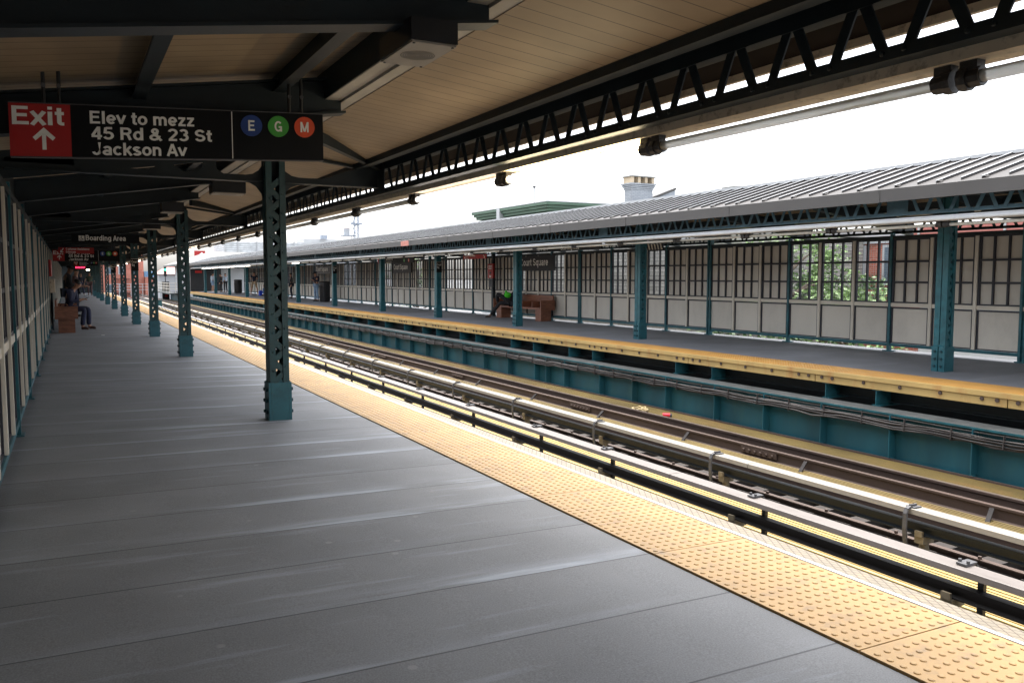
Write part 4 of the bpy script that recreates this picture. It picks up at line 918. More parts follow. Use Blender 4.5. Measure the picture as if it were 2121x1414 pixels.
t = thing('boarding_area_sign', (13.6, 21.2, 2.3), 'dark Boarding Area sign half hidden behind the far tube lamps', 'sign')
MB().box(13.58, 13.62, 19.9, 22.9, 2.345, 2.52).build('sign_panel', M['signd'], t); text('Boarding Area', .17, (13.58, 22.1, 2.375), (0, -1, 0), EZ, M['lett'], t, bold=.002, sx=1.15)
for y in (20.2, 22.6): MB().cyl((13.6, y, 2.52), (13.6, y, 2.9), .012, 6).build('hanger', M['teald'], t)
t = thing('help_point', (14.85, 29.4, zr(14.85)), 'red help point box with grey unit on a teal post by the far bench', 'help point')
MB().box(14.80, 14.92, 29.2, 29.34, -.02, 2.45).build('post', M['teald'], t)
b = MB().box(14.72, 14.79, 29.05, 29.50, 1.49, 2.06).build('red_cabinet', M['signr'], t)
[MB().box(14.714, 14.718, 29.12 + .02 * k, 29.42, 1.96 - .055 * k, 1.985 - .055 * k).build('text_line', M['lett'], t) for k in range(3)]
mb = MB(); mb.cyl((14.717, 29.27, 1.70), (14.712, 29.27, 1.70), .06, 12); mb.build('call_button', M['black'], t)
MB().box(14.715, 14.719, 29.20, 29.34, 1.53, 1.60).build('notice', M['lett'], t)
MB().box(14.74, 14.795, 29.12, 29.46, 1.14, 1.47).build('intercom_unit', M['galv'], t)
t = thing('striped_board', (15.05, 19.2, 2.3), 'dark board with slanted beige stripes above the open mesh panels', 'board')
MB().box(15.075, 15.10, 18.95, 19.95, 2.33, 2.50).build('board', M['gasket'], t)
for k in range(7): MB().add([(15.07, 18.97 + k * .14, 2.335), (15.07, 19.04 + k * .14, 2.335), (15.07, 19.10 + k * .14, 2.495), (15.07, 19.03 + k * .14, 2.495)], [(0, 1, 2, 3)]).build('stripe', M['mull'], t)
t = thing('wall_advert', (-.42, 27.0, 1.5), 'narrow red vertical panel on the near windscreen wall', 'panel'); MB().box(-.46, -.40, 26.4, 27.9, 1.56, 2.02).build('panel', M['signr'], t); MB().box(-.463, -.461, 26.35, 27.95, 1.54, 2.04).build('frame', M['black'], t)
t = thing('junction_box', (-.40, 26.9, 1.12), 'beige junction box with a dark conduit below the red panel', 'junction box'); MB().box(-.46, -.33, 26.6, 27.6, 1.10, 1.48).build('box', M['beige'], t); MB().cyl((-.42, 27.0, .02), (-.42, 27.0, 1.10), .025, 8).build('conduit', M['teald'], t)

# ------------------------------------------------------------------ loudspeakers
def speaker(x0, x1, y0, y1, z0, z1, label):
    t = thing('loudspeaker', ((x0 + x1) / 2, (y0 + y1) / 2, z0), label, 'loudspeaker', 'loudspeakers under the near canopy')
    MB().box(x0, x1, y0, y1, z0 + .012, z1).build('cabinet', M['black'], t)
    p = MB().box(x0 + .006, x1 - .006, y0 + .006, y1 - .006, z0, z0 + .011).build('face_plate', M['grille'], t)
    mb = MB(); cx, cy = (x0 + x1) / 2, (y0 + y1) / 2; rm = min(x1 - x0, y1 - y0) * .36
    k = 1
    while k * .012 < rm:
        r = k * .012; n = 24
        for i in range(n):
            a, b = 2 * math.pi * i / n, 2 * math.pi * (i + 1) / n
            mb.add([(cx + r * math.cos(a), cy + r * math.sin(a), z0 - .0015), (cx + r * math.cos(b), cy + r * math.sin(b), z0 - .0015), (cx + (r + .005) * math.cos(b), cy + (r + .005) * math.sin(b), z0 - .0015), (cx + (r + .005) * math.cos(a), cy + (r + .005) * math.sin(a), z0 - .0015)], [(3, 2, 1, 0)])
        k += 1
    mb.build('grille_slots', M['black'], t)
    for sx in (x0 + .02, x1 - .02):
        for sy in (y0 + .02, y1 - .02): MB().cyl((sx, sy, z0 - .004), (sx, sy, z0 + .001), .007, 6).build('screw', M['black'], t)
speaker(1.50, 1.745, 3.82, 4.28, 2.68, 2.80, 'nearest black loudspeaker box with pale round-grilled underside')
speaker(1.80, 2.24, 12.05, 12.4, 2.70, 2.90, 'second black loudspeaker box, above and left of the nearest column')
speaker(1.42, 1.76, 14.9, 15.3, 2.62, 2.79, 'third black loudspeaker box, left of the second column top')
speaker(1.55, 1.90, 20.4, 20.8, 2.62, 2.79, 'fourth loudspeaker box, small and dark beside the Boarding Area sign')

# ------------------------------------------------------------------ benches and bins
def bench(x_back, s, y0, y1, z, label):
    """s = direction the seat faces along x"""
    t = thing('platform_bench', (x_back + s * .3, (y0 + y1) / 2, z), label, 'bench', 'brown platform benches')
    def bx(a, b, ya, yb, za, zc, nm): x0, x1 = sorted((x_back + s * a, x_back + s * b)); return MB().box(x0, x1, ya, yb, z + za, z + zc).build(nm, M['wood'], t)
    bx(.045, .52, y0 + .05, y1 - .05, .41, .47, 'seat'); bx(0, .042, y0 + .05, y1 - .05, .47, .90, 'backrest')
    for y in (y0, y1 - .045): bx(-.01, .56, y, y + .045, .39, .735, 'arm_panel')
    n = 4
    for k in range(1, n + 1): yy = y0 + (y1 - y0) * k / (n + 1); bx(.05, .50, yy - .016, yy + .016, .472, .68, 'seat_divider')
    for y in (y0 + .12, y1 - .52): bx(.07, .48, y, y + .40, 0, .408, 'leg_block')
bench(-.345, 1, 25.75, 28.9, zl(-.1), 'brown timber bench by the near windscreen, seen end-on')
bench(15.02, -1, 24.85, 28.5, zr(14.7), 'brown timber bench with seat dividers against the far windscreen')
bench(15.02, -1, 66.8, 70.0, zr(14.7), 'brown bench mostly hidden behind the nearest column, with people seated on it')
def bin_(x, y, z, r, h, label):
    t = thing('litter_bin', (x, y, z), label, 'bin', 'black litter bins on the far platform')
    mb = MB(); n = 20
    mb.tube([(x, y, z), (x, y, z + .05), (x, y, z + h * .82), (x, y, z + h * .86), (x, y, z + h * .87), (x, y, z + h * .96), (x, y, z + h)], [r * .86, r * .92, r * .98, r * .98, r * 1.05, r * 1.05, r * .9], n); mb.build('body', M['bin'], t, False)
    mb = MB()
    for i in range(n): a = 2 * math.pi * i / n; mb.bar((x + r * .95 * math.cos(a), y + r * .95 * math.sin(a), z + .06), (x + r * 1.0 * math.cos(a), y + r * 1.0 * math.sin(a), z + h * .8), .02, .03)
    mb.build('rib_shell', M['black'], t)
bin_(14.2, 51.4, zr(14.2), .33, 1.28, 'black ribbed litter bin beside the man in a cap')
bin_(14.3, 82.0, zr(14.3), .36, 1.30, 'distant black litter bin behind a far-platform column')

# ------------------------------------------------------------------ people
def skin_mesh(name, V, E, m, parent, Mx, sub=1):
    me = bpy.data.meshes.new('tmp'); keys = list(V); me.from_pydata([Mx @ Vector(V[k][0]) for k in keys], [(keys.index(a), keys.index(b)) for a, b in E], [])
    ob = bpy.data.objects.new('tmp', me); COL.objects.link(ob); md = ob.modifiers.new('s', 'SKIN'); md.use_smooth_shade = True
    sc = Mx.to_scale().x
    for k, v in zip(keys, me.skin_vertices[0].data):
        r = V[k][1]; r = r if isinstance(r, tuple) else (r, r); v.radius = (r[0] * sc, r[1] * sc)
    me.skin_vertices[0].data[0].use_root = True
    s2 = ob.modifiers.new('u', 'SUBSURF'); s2.levels = sub; s2.render_levels = sub
    dg = bpy.context.evaluated_depsgraph_get(); nm = bpy.data.meshes.new_from_object(ob.evaluated_get(dg))
    bpy.data.objects.remove(ob); nm.name = name; nm.materials.clear(); nm.materials.append(m)
    off = OFF[parent.name]
    for v in nm.vertices: v.co -= off
    nm.polygons.foreach_set('use_smooth', [True] * len(nm.polygons))
    o = bpy.data.objects.new(name, nm); COL.objects.link(o); o.parent = parent; OFF[o.name] = off
    return o
def blob(name, c, r, sc, m, parent, Mx, z0=-1.0, n=14):
    mb = MB(); mb.sph((0, 0, 0), r, sc, n, 9, z0); mb.v = [tuple(Mx @ (Vector(c) + Vector(v))) for v in mb.v]
    return mb.build(name, m, parent, True)
STAND = dict(pel=(0, 0, .96), spi=(0, .01, 1.15), che=(0, 0, 1.34), nek=(0, .01, 1.455), hd=(0, .03, 1.545), top=(0, .03, 1.69),
             sL=(-.185, 0, 1.43), eL=(-.235, -.02, 1.14), wL=(-.225, .06, .90), sR=(.185, 0, 1.43), eR=(.235, -.02, 1.14), wR=(.225, .06, .90),
             hL=(-.095, 0, .93), kL=(-.105, .03, .51), aL=(-.105, -.03, .09), tL=(-.125, .15, .035), hR=(.095, 0, .93), kR=(.105, .03, .51), aR=(.105, -.03, .09), tR=(.125, .15, .035))
SIT = dict(STAND, pel=(0, 0, .55), spi=(0, .05, .75), che=(0, .10, .93), nek=(0, .14, 1.045), hd=(0, .18, 1.135), top=(0, .19, 1.28),
           sL=(-.18, .12, 1.02), eL=(-.22, .16, .74), wL=(-.08, .38, .76), sR=(.18, .12, 1.02), eR=(.22, .16, .74), wR=(.06, .40, .76),
           hL=(-.095, .03, .53), kL=(-.12, .46, .53), aL=(-.12, .42, .09), tL=(-.13, .60, .035), hR=(.095, .03, .53), kR=(.12, .46, .53), aR=(.12, .42, .09), tR=(.13, .60, .035))
def person(loc, heading, h, pose, label, skin, top, legs, shoes, hair, sleeves=True, shorts=False, cap=None, longhair=False, collar=None, girth=1.0, hd_fwd=None, group=None):
    s = h / 1.74; Mx = Matrix.Translation(loc) @ Matrix.Rotation(heading, 4, 'Z') @ Matrix.Scale(s, 4)
    t = thing('person', loc, label, 'person', group)
    J = dict(STAND if pose is None else pose); g = girth
    V = {}
    rad = dict(pel=(.13 * g, .10 * g), spi=(.115 * g, .09 * g), che=(.13 * g, .095 * g), nek=.052, sL=.052, eL=.040, wL=.027, sR=.052, eR=.040, wR=.027, hL=.080, kL=.056, aL=.040, tL=.032, hR=.080, kR=.056, aR=.040, tR=.032)
    for k, r in rad.items(): V[k] = (J[k], r)
    hv = (Vector(J['top']) - Vector(J['hd'])); fw = Vector((0, 1, 0)); fw = (fw - hv.normalized() * fw.dot(hv.normalized())).normalized()
    if hd_fwd: fw = Vector(hd_fwd).normalized()
    hc = Vector(J['hd'])
    V['jaw'] = (hc + fw * .018, (.064, .076)); V['cra'] = (hc + hv * .52, (.080, .096)); V['crt'] = (hc + hv * .90, (.064, .074))
    V['nose'] = (hc + hv * .25 + fw * .098, .013)
    E = [('pel', 'spi'), ('spi', 'che'), ('che', 'nek'), ('nek', 'jaw'), ('jaw', 'cra'), ('cra', 'crt'), ('cra', 'nose'), ('che', 'sL'), ('sL', 'eL'), ('eL', 'wL'), ('che', 'sR'), ('sR', 'eR'), ('eR', 'wR'), ('pel', 'hL'), ('hL', 'kL'), ('kL', 'aL'), ('aL', 'tL'), ('pel', 'hR'), ('hR', 'kR'), ('kR', 'aR'), ('aR', 'tR')]
    for q in 'LR':
        w_ = Vector(J['w' + q]); d = (w_ - Vector(J['e' + q])).normalized(); sd_ = d.cross(Vector((0, 0, 1)) if abs(d.z) < .85 else Vector((1, 0, 0))).normalized(); dn = d.cross(sd_)
        if abs(d.z) < .85 and dn.z > 0: dn = -dn
        V['p' + q] = (w_ + d * .075, (.036, .022)); E.append(('w' + q, 'p' + q))
        for k, (o_, l) in enumerate(((-.027, .070), (-.009, .082), (.009, .078), (.026, .062))):
            a = w_ + d * .105 + sd_ * o_; V[f'f{q}{k}a'] = (a, .0095); V[f'f{q}{k}b'] = (a + d * l * .55 + dn * .012, .0085); V[f'f{q}{k}c'] = (a + d * l * .85 + dn * .035, .007)
            E += [('p' + q, f'f{q}{k}a'), (f'f{q}{k}a', f'f{q}{k}b'), (f'f{q}{k}b', f'f{q}{k}c')]
        sg = -1 if q == 'R' else 1
        a = w_ + d * .05 + sd_ * .036 * sg; V['th' + q] = (a, .011); V['ti' + q] = (a + d * .04 + sd_ * .022 * sg + dn * .012, .009); E += [('p' + q, 'th' + q), ('th' + q, 'ti' + q)]
    skin_mesh('body', V, E, M[skin], t, Mx)
    # clothes
    e_ = .016
    def grow(keys, ex): return {k: (V[k][0], tuple(r + ex for r in (V[k][1] if isinstance(V[k][1], tuple) else (V[k][1], V[k][1])))) for k in keys}
    tk = ['spi', 'pel', 'che', 'nek', 'sL', 'sR']; te = [('spi', 'pel'), ('spi', 'che'), ('che', 'nek'), ('che', 'sL'), ('che', 'sR'), ('sL', 'eL'), ('sR', 'eR')]
    T = grow(tk, e_); T['nek'] = (Vector(J['nek']) - (Vector(J['nek']) - Vector(J['che'])) * .18, (.068, .062))
    if sleeves:
        T.update(grow(['eL', 'wL', 'eR', 'wR'], .017)); te += [('eL', 'wL'), ('eR', 'wR')]
        for q in 'LR': T['w' + q] = (Vector(J['w' + q]) - (Vector(J['w' + q]) - Vector(J['e' + q])) * .08, (.040, .040))
    else:
        for q in 'LR': T['e' + q] = (Vector(J['s' + q]) + (Vector(J['e' + q]) - Vector(J['s' + q])) * .62, (.060, .060))
    skin_mesh('jacket' if sleeves else 'shirt', T, te, M[top], t, Mx)
    P_ = grow(['pel', 'hL', 'kL', 'hR', 'kR'], .014); pe = [('pel', 'hL'), ('hL', 'kL'), ('pel', 'hR'), ('hR', 'kR')]
    if not shorts:
        P_.update(grow(['aL', 'aR'], .024)); pe += [('kL', 'aL'), ('kR', 'aR')]
        for q in 'LR': P_['a' + q] = (Vector(J['a' + q]) + (Vector(J['k' + q]) - Vector(J['a' + q])) * .05, (.062, .062))
    else:
        for q in 'LR': P_['k' + q] = (Vector(J['k' + q]) + (Vector(J['h' + q]) - Vector(J['k' + q])) * .12, (.088, .088))
    skin_mesh('shorts' if shorts else 'trousers', P_, pe, M[legs], t, Mx)
    for q in 'LR':
        a = Vector(J['a' + q]); b = Vector(J['t' + q]); d = (b - a); d.z = 0; d.normalize()
        S = {'a': (Vector((a.x, a.y, max(a.z - .03, .05))) - d * .03, (.045, .05)), 'b': (a + (b - a) * .5 + Vector((0, 0, .0)), (.045, .042)), 'c': (b + Vector((0, 0, .006)), (.042, .030))}
        skin_mesh('shoe', S, [('a', 'b'), ('b', 'c')], M[shoes], t, Mx)
    R3 = Matrix.Identity(4); up = hv.normalized(); rt_ = fw.cross(up).normalized()
    F = Mx @ Matrix((( rt_.x, fw.x, up.x, hc.x), (rt_.y, fw.y, up.y, hc.y), (rt_.z, fw.z, up.z, hc.z), (0, 0, 0, 1)))
    if hair: 
        blob('hair', (0, -.014, .088), .092, (.95, 1.10, .84), M[hair], t, F, -.18)
        if longhair: blob('hair', (0, -.065, -.01), .08, (.95, .55, 1.5), M[hair], t, F)
    if cap:
        cp = blob('cap', (0, -.002, .100), .099, (.95, 1.08, .70), M[cap], t, F, -.1)
        mb = MB(); mb.prism([(-.07, .08), (.07, .08), (.055, .165), (0, .18), (-.055, .165)], 'z', .094, .104); mb.v = [tuple(F @ Vector(v)) for v in mb.v]; mb.build('cap_peak', M[cap], t)
    for sx in (-1, 1):
        blob('eye', (sx * .030, .086, .055), .010, (1, .6, .7), M['hair'], t, F, n=8); blob('ear', (sx * .080, -.005, .035), .024, (.4, .8, 1.2), M[skin], t, F, n=8)
    if collar: 
        V2 = {'a': (Vector(J['nek']) - Vector((0, -.03, .03)), (.064, .058)), 'b': (Vector(J['nek']) + Vector((0, .008, .02)), (.060, .056))}
        skin_mesh('collar', V2, [('a', 'b')], M[collar], t, Mx)
    return t
def P(base, **k): d = dict(base); d.update(k); return d
HX = R(-90)                                            # facing +x
sit_phone = P(SIT, spi=(0, .03, .76), che=(0, .09, .95), nek=(0, .17, 1.06), hd=(0, .225, 1.135), top=(0, .275, 1.265), sL=(-.18, .11, 1.01), sR=(.18, .11, 1.01), eL=(-.235, .13, .74), eR=(.235, .13, .74), wL=(-.08, .31, .79), wR=(.07, .32, .78),
              kL=(-.12, .45, .56), kR=(.13, .43, .56), aL=(-.13, .44, .09), aR=(.13, .36, .09), tL=(-.15, .61, .035), tR=(.15, .53, .035))
person((-.02, 27.2, zl(0)), R(-108), 1.96, sit_phone, 'person in a navy suit sitting on the near bench looking at a phone', 'skin', 'navy', 'navy', 'leather', 'hair', collar='white', hd_fwd=(0, .80, -.60))
t = thing('phone', (.42, 27.08, .95), 'dark phone held by the seated person in the navy suit', 'phone'); MB().bar((.41, 27.06, .90), (.52, 27.03, .96), .075, .012).build('phone_body', M['screen'], t)
t = thing('shoulder_bag', (-.18, 26.3, .46), 'black bag lying on the near bench behind the suited person', 'bag'); MB().sph((-.16, 26.3, .60), .16, (.9, .9, .85), 14, 8).build('bag_body', M['blackc'], t, True); MB().tube([(-.24, 26.3, .70), (-.18, 26.3, .80), (-.06, 26.3, .78), (-.02, 26.3, .68)], .012, 6).build('bag_strap', M['blackc'], t)
person((-.02, 31.0, zl(0)), R(-80), 1.95, P(STAND, nek=(0, .03, 1.455), hd=(0, .07, 1.54), top=(0, .11, 1.68), wL=(-.05, .34, 1.12), wR=(.06, .34, 1.10), eL=(-.24, .05, 1.15), eR=(.24, .05, 1.15)), 'person in dark jacket and dark cap standing behind the near bench', 'skind', 'blackc', 'dnavy', 'blackc', 'hair', cap='blackc', girth=1.2, hd_fwd=(0, .9, -.4))
person((.25, 36.0, zl(.2)), R(-100), 1.90, P(STAND, wL=(-.06, .30, 1.10), wR=(.06, .30, 1.10)), 'person in a brown-red top half hidden behind the dark-jacketed person', 'skin', 'maroon', 'dnavy', 'blackc', 'hair')
person((.95, 78.0, zl(1)), R(-150), 1.92, P(STAND, kL=(-.10, .12, .52), aL=(-.10, .22, .10), tL=(-.11, .38, .05), aR=(.10, -.22, .12), tR=(.11, -.08, .04)), 'person in dark navy clothes walking far along the near platform', 'skin', 'dnavy', 'navy', 'white', 'hair')
person((1.62, 78.6, zl(1.6)), R(175), 1.95, P(STAND, eR=(.30, -.02, 1.14), wR=(.34, .05, .92), eL=(-.30, -.02, 1.14), wL=(-.34, .05, .92)), 'stout person in olive shirt and brown-red trousers, far on the near platform', 'skin', 'olive', 'maroon', 'blackc', 'hairb', girth=1.5, sleeves=False)
# far platform
person((13.95, 52.4, zr(13.95)), R(115), 1.93, P(STAND, eL=(-.26, .06, 1.17), wL=(.02, .20, 1.22), eR=(.26, .06, 1.17), wR=(-.02, .23, 1.18), nek=(0, .03, 1.455), hd=(0, .06, 1.54), top=(0, .09, 1.68)), 'person with dark cap, blue jacket and jeans, arms crossed beside the bin', 'skin', 'dnavy', 'ljeans', 'blackc', 'hair', cap='blackc', hd_fwd=(.35, .85, -.35))
person((14.4, 61.0, zr(14.4)), R(85), 1.88, P(STAND), 'person in dark suit standing in profile between two far-platform columns', 'skin', 'blackc', 'dnavy', 'blackc', 'hair', girth=1.1)
person((13.95, 72.4, zr(13.95)), R(-25), 2.02, P(STAND, hL=(-.10, 0, .93), kL=(-.20, .0, .51), aL=(-.25, -.03, .09), tL=(-.29, .14, .035), kR=(.20, 0, .51), aR=(.25, -.03, .09), tR=(.29, .14, .035), eL=(-.27, .04, 1.18), wL=(-.05, .22, 1.20), eR=(.27, .04, 1.18), wR=(.05, .22, 1.20)), 'person in dark tee and khaki shorts seen from behind, white shoes', 'skin', 'dnavy', 'khaki', 'white', 'hair', sleeves=False, shorts=True)
person((14.60, 69.4, zr(14.6)), R(100), 1.9, SIT, 'seated person in dark clothes with jeans on the hidden far bench', 'skin', 'blackc', 'jeans', 'blackc', 'hairb', longhair=True)
person((14.60, 68.6, zr(14.6)), R(80), 1.9, SIT, 'seated person in patterned dark top leaning on the jeans-wearer', 'skin', 'maroon', 'dnavy', 'blackc', 'hairb', longhair=True, sleeves=False)
person((14.64, 67.8, zr(14.6)), R(90), 2.0, SIT, 'seated person with grey head behind the nearest column on the far bench', 'skin', 'brownc', 'dnavy', 'blackc', 'hair')
t = thing('carrier_bag', (14.1, 70.5, zr(14.1)), 'bright blue carrier bag standing by the seated people', 'bag'); MB().prism([(13.98, -.02), (14.2, -.02), (14.24, .35), (14.1, .42), (13.96, .35)], 'y', 70.4, 70.65).build('bag_body', M['royal'], t); MB().tube([(14.04, 70.52, .37), (14.06, 70.52, .5), (14.14, 70.52, .5), (14.16, 70.52, .37)], .01, 5).build('bag_handle', M['royal'], t)
person((13.9, 86.6, zr(13.9)), R(20), 1.95, P(STAND, eR=(.30, .0, 1.16), wR=(.33, .08, .95)), 'person in pale blue shirt and black trousers seen from behind', 'skin', 'lblue', 'blackc', 'blackc', 'hair')
person((13.75, 88.2, zr(13.75)), R(60), 1.9, P(STAND, nek=(0, .03, 1.455), hd=(0, .06, 1.54), top=(0, .08, 1.68)), 'person in dark clothes next to the pale blue shirt', 'skin', 'blackc', 'blackc', 'blackc', 'hair')
person((13.25, 90.5, zr(13.25)), R(-70), 2.02, P(STAND), 'person in grey shirt and light blue shorts far down the platform', 'skin', 'lblue', 'ljeans', 'white', 'hair', shorts=True)
person((13.6, 90.3, zr(13.6)), R(90), 1.8, P(STAND), 'small dark-clothed person beside the light blue shorts', 'skin', 'dnavy', 'dnavy', 'blackc', 'hair')
lounge = P(SIT, pel=(0, .10, .53), spi=(0, .02, .70), che=(0, -.10, .88), nek=(0, -.16, .985), hd=(0, -.19, 1.07), top=(0, -.19, 1.215), sL=(-.18, -.10, .97), sR=(.18, -.10, .97), eL=(-.24, .10, .74), eR=(.24, .10, .74), wL=(-.06, .30, .72), wR=(.06, .30, .74),
           kL=(-.10, .56, .86), aL=(.20, .62, .56), tL=(.36, .66, .60), kR=(.14, .52, .54), aR=(.16, .88, .10), tR=(.18, 1.06, .035))
person((14.62, 27.1, zr(14.6)), R(50), 1.9, lounge, 'person in black sprawled on the far bench with one leg crossed', 'skind', 'blackc', 'blackc', 'brownc', 'hair', cap='blackc')
t = thing('green_bag', (14.3, 27.0, .78), 'bright green bundle in the lap of the person in black', 'bundle'); MB().sph((14.30, 27.0, .88), .13, (1, 1.1, .85), 12, 8).build('bundle_body', M['greenb'], t, True); MB().sph((14.26, 27.06, .99), .05, (1, 1, 1), 8, 6).build('bundle_knot', M['greenb'], t, True)

# ------------------------------------------------------------------ litter
t = thing('drink_can', (10.35, 11.9, -1.25), 'red and white drink can lying on the dirty yellow grating', 'can'); c = Vector((10.40, 13.0, -1.205))
MB().cyl(c, c + Vector((.10, -.10, 0)), .043, 12).build('can_body', M['can'], t, False); MB().cyl(c + Vector((.1005, -.1005, 0)), c + Vector((.125, -.125, 0)), .040, 12, .032).build('can_end', M['galv'], t)
mb = MB(); rr = random.Random(3)
for k in range(14): a = rr.uniform(0, 6.28); mb.tube([(10.35 + .16 * math.cos(a + q * .5) * rr.uniform(.5, 1), 13.7 + .2 * math.sin(a + q * .5), -1.23 + .07 * math.sin(q * .8) * rr.uniform(.4, 1.2)) for q in range(6)], .016, 5)
tag(mb.build('rag_bundle', M['rope'], None, True), 'tangled tan rag heap on the dirty yellow grating', 'rag')
tag(MB().box(.74, .82, 24.6, 24.68, zl(.8) + .002, zl(.8) + .012).build('paper_scrap', M['lett']), 'small white paper scrap on the near platform floor', 'paper')
tag(MB().box(10.30, 10.36, 7.3, 7.40, -1.249, -1.235).build('paper_scrap', M['lett']), 'small white paper scrap on the dirty yellow grating', 'paper')

# ------------------------------------------------------------------ beyond the platforms
def windows(t, mbw, plane, u0s, z0, z1, wd, m=None):
    for u in u0s:
        f = MB(); 
        if plane[0] == 'x': X = plane[1]; f.box(X - .06, X + .02, u, u + wd, z0, z1)
        else: Y = plane[1]; f.box(u, u + wd, Y - .06, Y + .02, z0, z1)
        w_ = f.build('window', M['pale'], t)
        g = MB(); 
        if plane[0] == 'x': g.box(X - .075, X - .061, u + .1, u + wd / 2 - .04, z0 + .1, z1 - .1); g.box(X - .075, X - .061, u + wd / 2 + .04, u + wd - .1, z0 + .1, z1 - .1)
        else: g.box(u + .1, u + wd - .1, Y - .075, Y - .061, z0 + .1, (z0 + z1) / 2 - .04); g.box(u + .1, u + wd - .1, Y - .075, Y - .061, (z0 + z1) / 2 + .04, z1 - .1)
        g.build('pane', M['glass'], w_)
# stone building behind the middle of the far windscreen
t = thing('stone_building', (22, 27, -7), 'pale stone-walled building close behind the far windscreen', 'building')
MB().box(18.5, 26, 20.9, 36, -7, 2.95).build('wall', M['stone'], t); MB().box(18.4, 18.49, 20.85, 36.1, 2.75, 2.98).build('cornice', M['pale'], t); MB().box(18.45, 26, 20.9, 36, 2.99, 3.05).build('roof', M['gravel'], t)
t = thing('low_roof_building', (21, 9, -7), 'low building with a pale gravel roof just under the far windscreen', 'building')
MB().box(17.2, 30, -6, 15.2, -7, -.9).build('wall', M['pale'], t); MB().box(17.1, 30.1, -6.1, 15.3, -.89, -.75).build('roof', M['gravel'], t)
t = thing('red_panel_building', (24, 9, -1), 'faded red panelled building behind the right end of the far windscreen', 'building')
MB().box(21.0, 28, 2, 15.0, -.74, 2.62).build('wall', M['pale'], t); b = MB().box(20.9, 28.1, 1.9, 15.2, 2.63, 2.98).build('parapet', M['redst'], t)
for y in seq(3, 2.4, 15): MB().box(20.86, 20.895, y, y + .06, 2.63, 2.98).build('parapet_joint', M['pale'], t)
t = thing('brick_house', (29, 19, -7), 'red brick house with white window frames behind the leafy open panels', 'building')
MB().box(26, 34, 15.4, 21.9, -7, 2.9).build('wall', M['brick'], t); windows(t, None, ('x', 26), [17.2, 19.3, 20.8], 1.25, 2.7, .8); MB().box(25.9, 25.995, 15.3, 22.0, 2.75, 2.95).build('cornice', M['pale'], t); MB().box(25.95, 34, 15.4, 21.9, 2.96, 3.0).build('roof', M['gravel'], t)
t = thing('pale_house', (30, 26, -7), 'pale rendered house glimpsed behind the trees', 'building'); MB().box(27, 36, 22.3, 33, -7, 3.3).build('wall', M['pale'], t); windows(t, None, ('x', 27), [23.2, 24.6], 1.0, 2.3, .7); MB().box(26.9, 36, 22.25, 33, 3.31, 3.4).build('roof', M['gravel'], t)
# cornice building
t = thing('cornice_building', (32, 50, -7), 'building with a green bracketed cornice rising above the far roof', 'building')
MB().box(26.6, 40, 44.6, 54.2, -7, 5.2).build('wall', M['pale'], t)
mb = MB()
for dz, o_ in ((5.22, .05), (5.40, .20), (5.62, .32), (5.80, .45), (5.98, .58)): mb.box(26.6 - o_, 40, 44.6 - o_, 54.2 + o_, dz, dz + .17)
mb.build('cornice', M['cornice'], t)
MB().box(26.0, 40, 44.0, 54.8, 6.151, 6.21).build('roof_edge', M['roofw'], t)
for y in seq(44.2, .62, 54): MB().box(26.25, 26.59, y, y + .22, 4.98, 5.21).build('bracket', M['cornice'], t)
for x in seq(26.9, .62, 36): MB().box(x, x + .22, 44.2, 44.59, 4.98, 5.21).build('bracket', M['cornice'], t)
MB().box(26.0, 26.6, 50.3, 50.75, 5.25, 6.15).build('downpipe_block', M['roofw'], t)
MB().cyl((26.5, 46.4, 6.2), (26.5, 46.4, 7.25), .05, 8).build('vent_pipe', M['roofw'], t); MB().cyl((26.5, 46.4, 7.2), (26.5, 46.4, 7.32), .10, 8).build('pipe_cap', M['galv'], t)
# chimney house
t = thing('chimney_house', (30, 36, -7), 'white brick chimney on a white house above the far roof', 'building')
MB().box(26.8, 34, 31, 38.2, -7, 5.0).build('wall', M['wbrick'], t)
MB().prism([(26.6, 5.0), (30.4, 5.0), (30.4, 6.4)], 'y', 37.2, 38.2).build('gable', M['wbrick'], t)
MB().prism([(26.4, 4.98), (26.3, 5.08), (30.4, 6.55), (30.4, 6.42)], 'y', 37.1, 38.3).build('roof', M['fascia'], t)
c = MB().box(26.75, 28.15, 36.35, 37.0, 5.01, 6.55).build('chimney', M['wbrick'], t)
mb = MB()
for k in range(4): mb.box(26.72 - .04 * k, 28.18 + .04 * k, 36.32 - .04 * k, 37.03 + .04 * k, 6.20 + .09 * k, 6.27 + .09 * k)
mb.build('corbel', M['wbrick'], c)
mb = MB()
for x in (26.70, 27.14, 27.60, 28.05): mb.box(x, x + .17, 36.3, 37.05, 6.56, 6.88)
mb.build('flue_piers', M['ybrick'], c); MB().box(26.62, 28.32, 36.2, 37.15, 6.881, 6.94).build('capstone', M['gravel'], c)
t = thing('satellite_dish', (35, 38.8, 6.0), 'grey satellite dish peeping over the far roof ridge', 'dish'); MB().cyl((34.9, 38.7, 3), (34.9, 38.7, 6.4), .06, 8).build('mast', M['galv'], t); MB().sph((34.9, 38.7, 6.45), .46, (1, .3, 1), 16, 8).build('dish', M['tower'], t, True)
t = thing('roof_vent', (36.2, 38, 6.4), 'flat-capped roof vent beside the satellite dish', 'vent'); MB().box(35.6, 36.9, 37.6, 38.4, 3.0, 6.85).build('shaft', M['ybrick'], t); MB().box(35.1, 37.4, 37.4, 38.6, 6.851, 6.93).build('cap', M['gravel'], t)
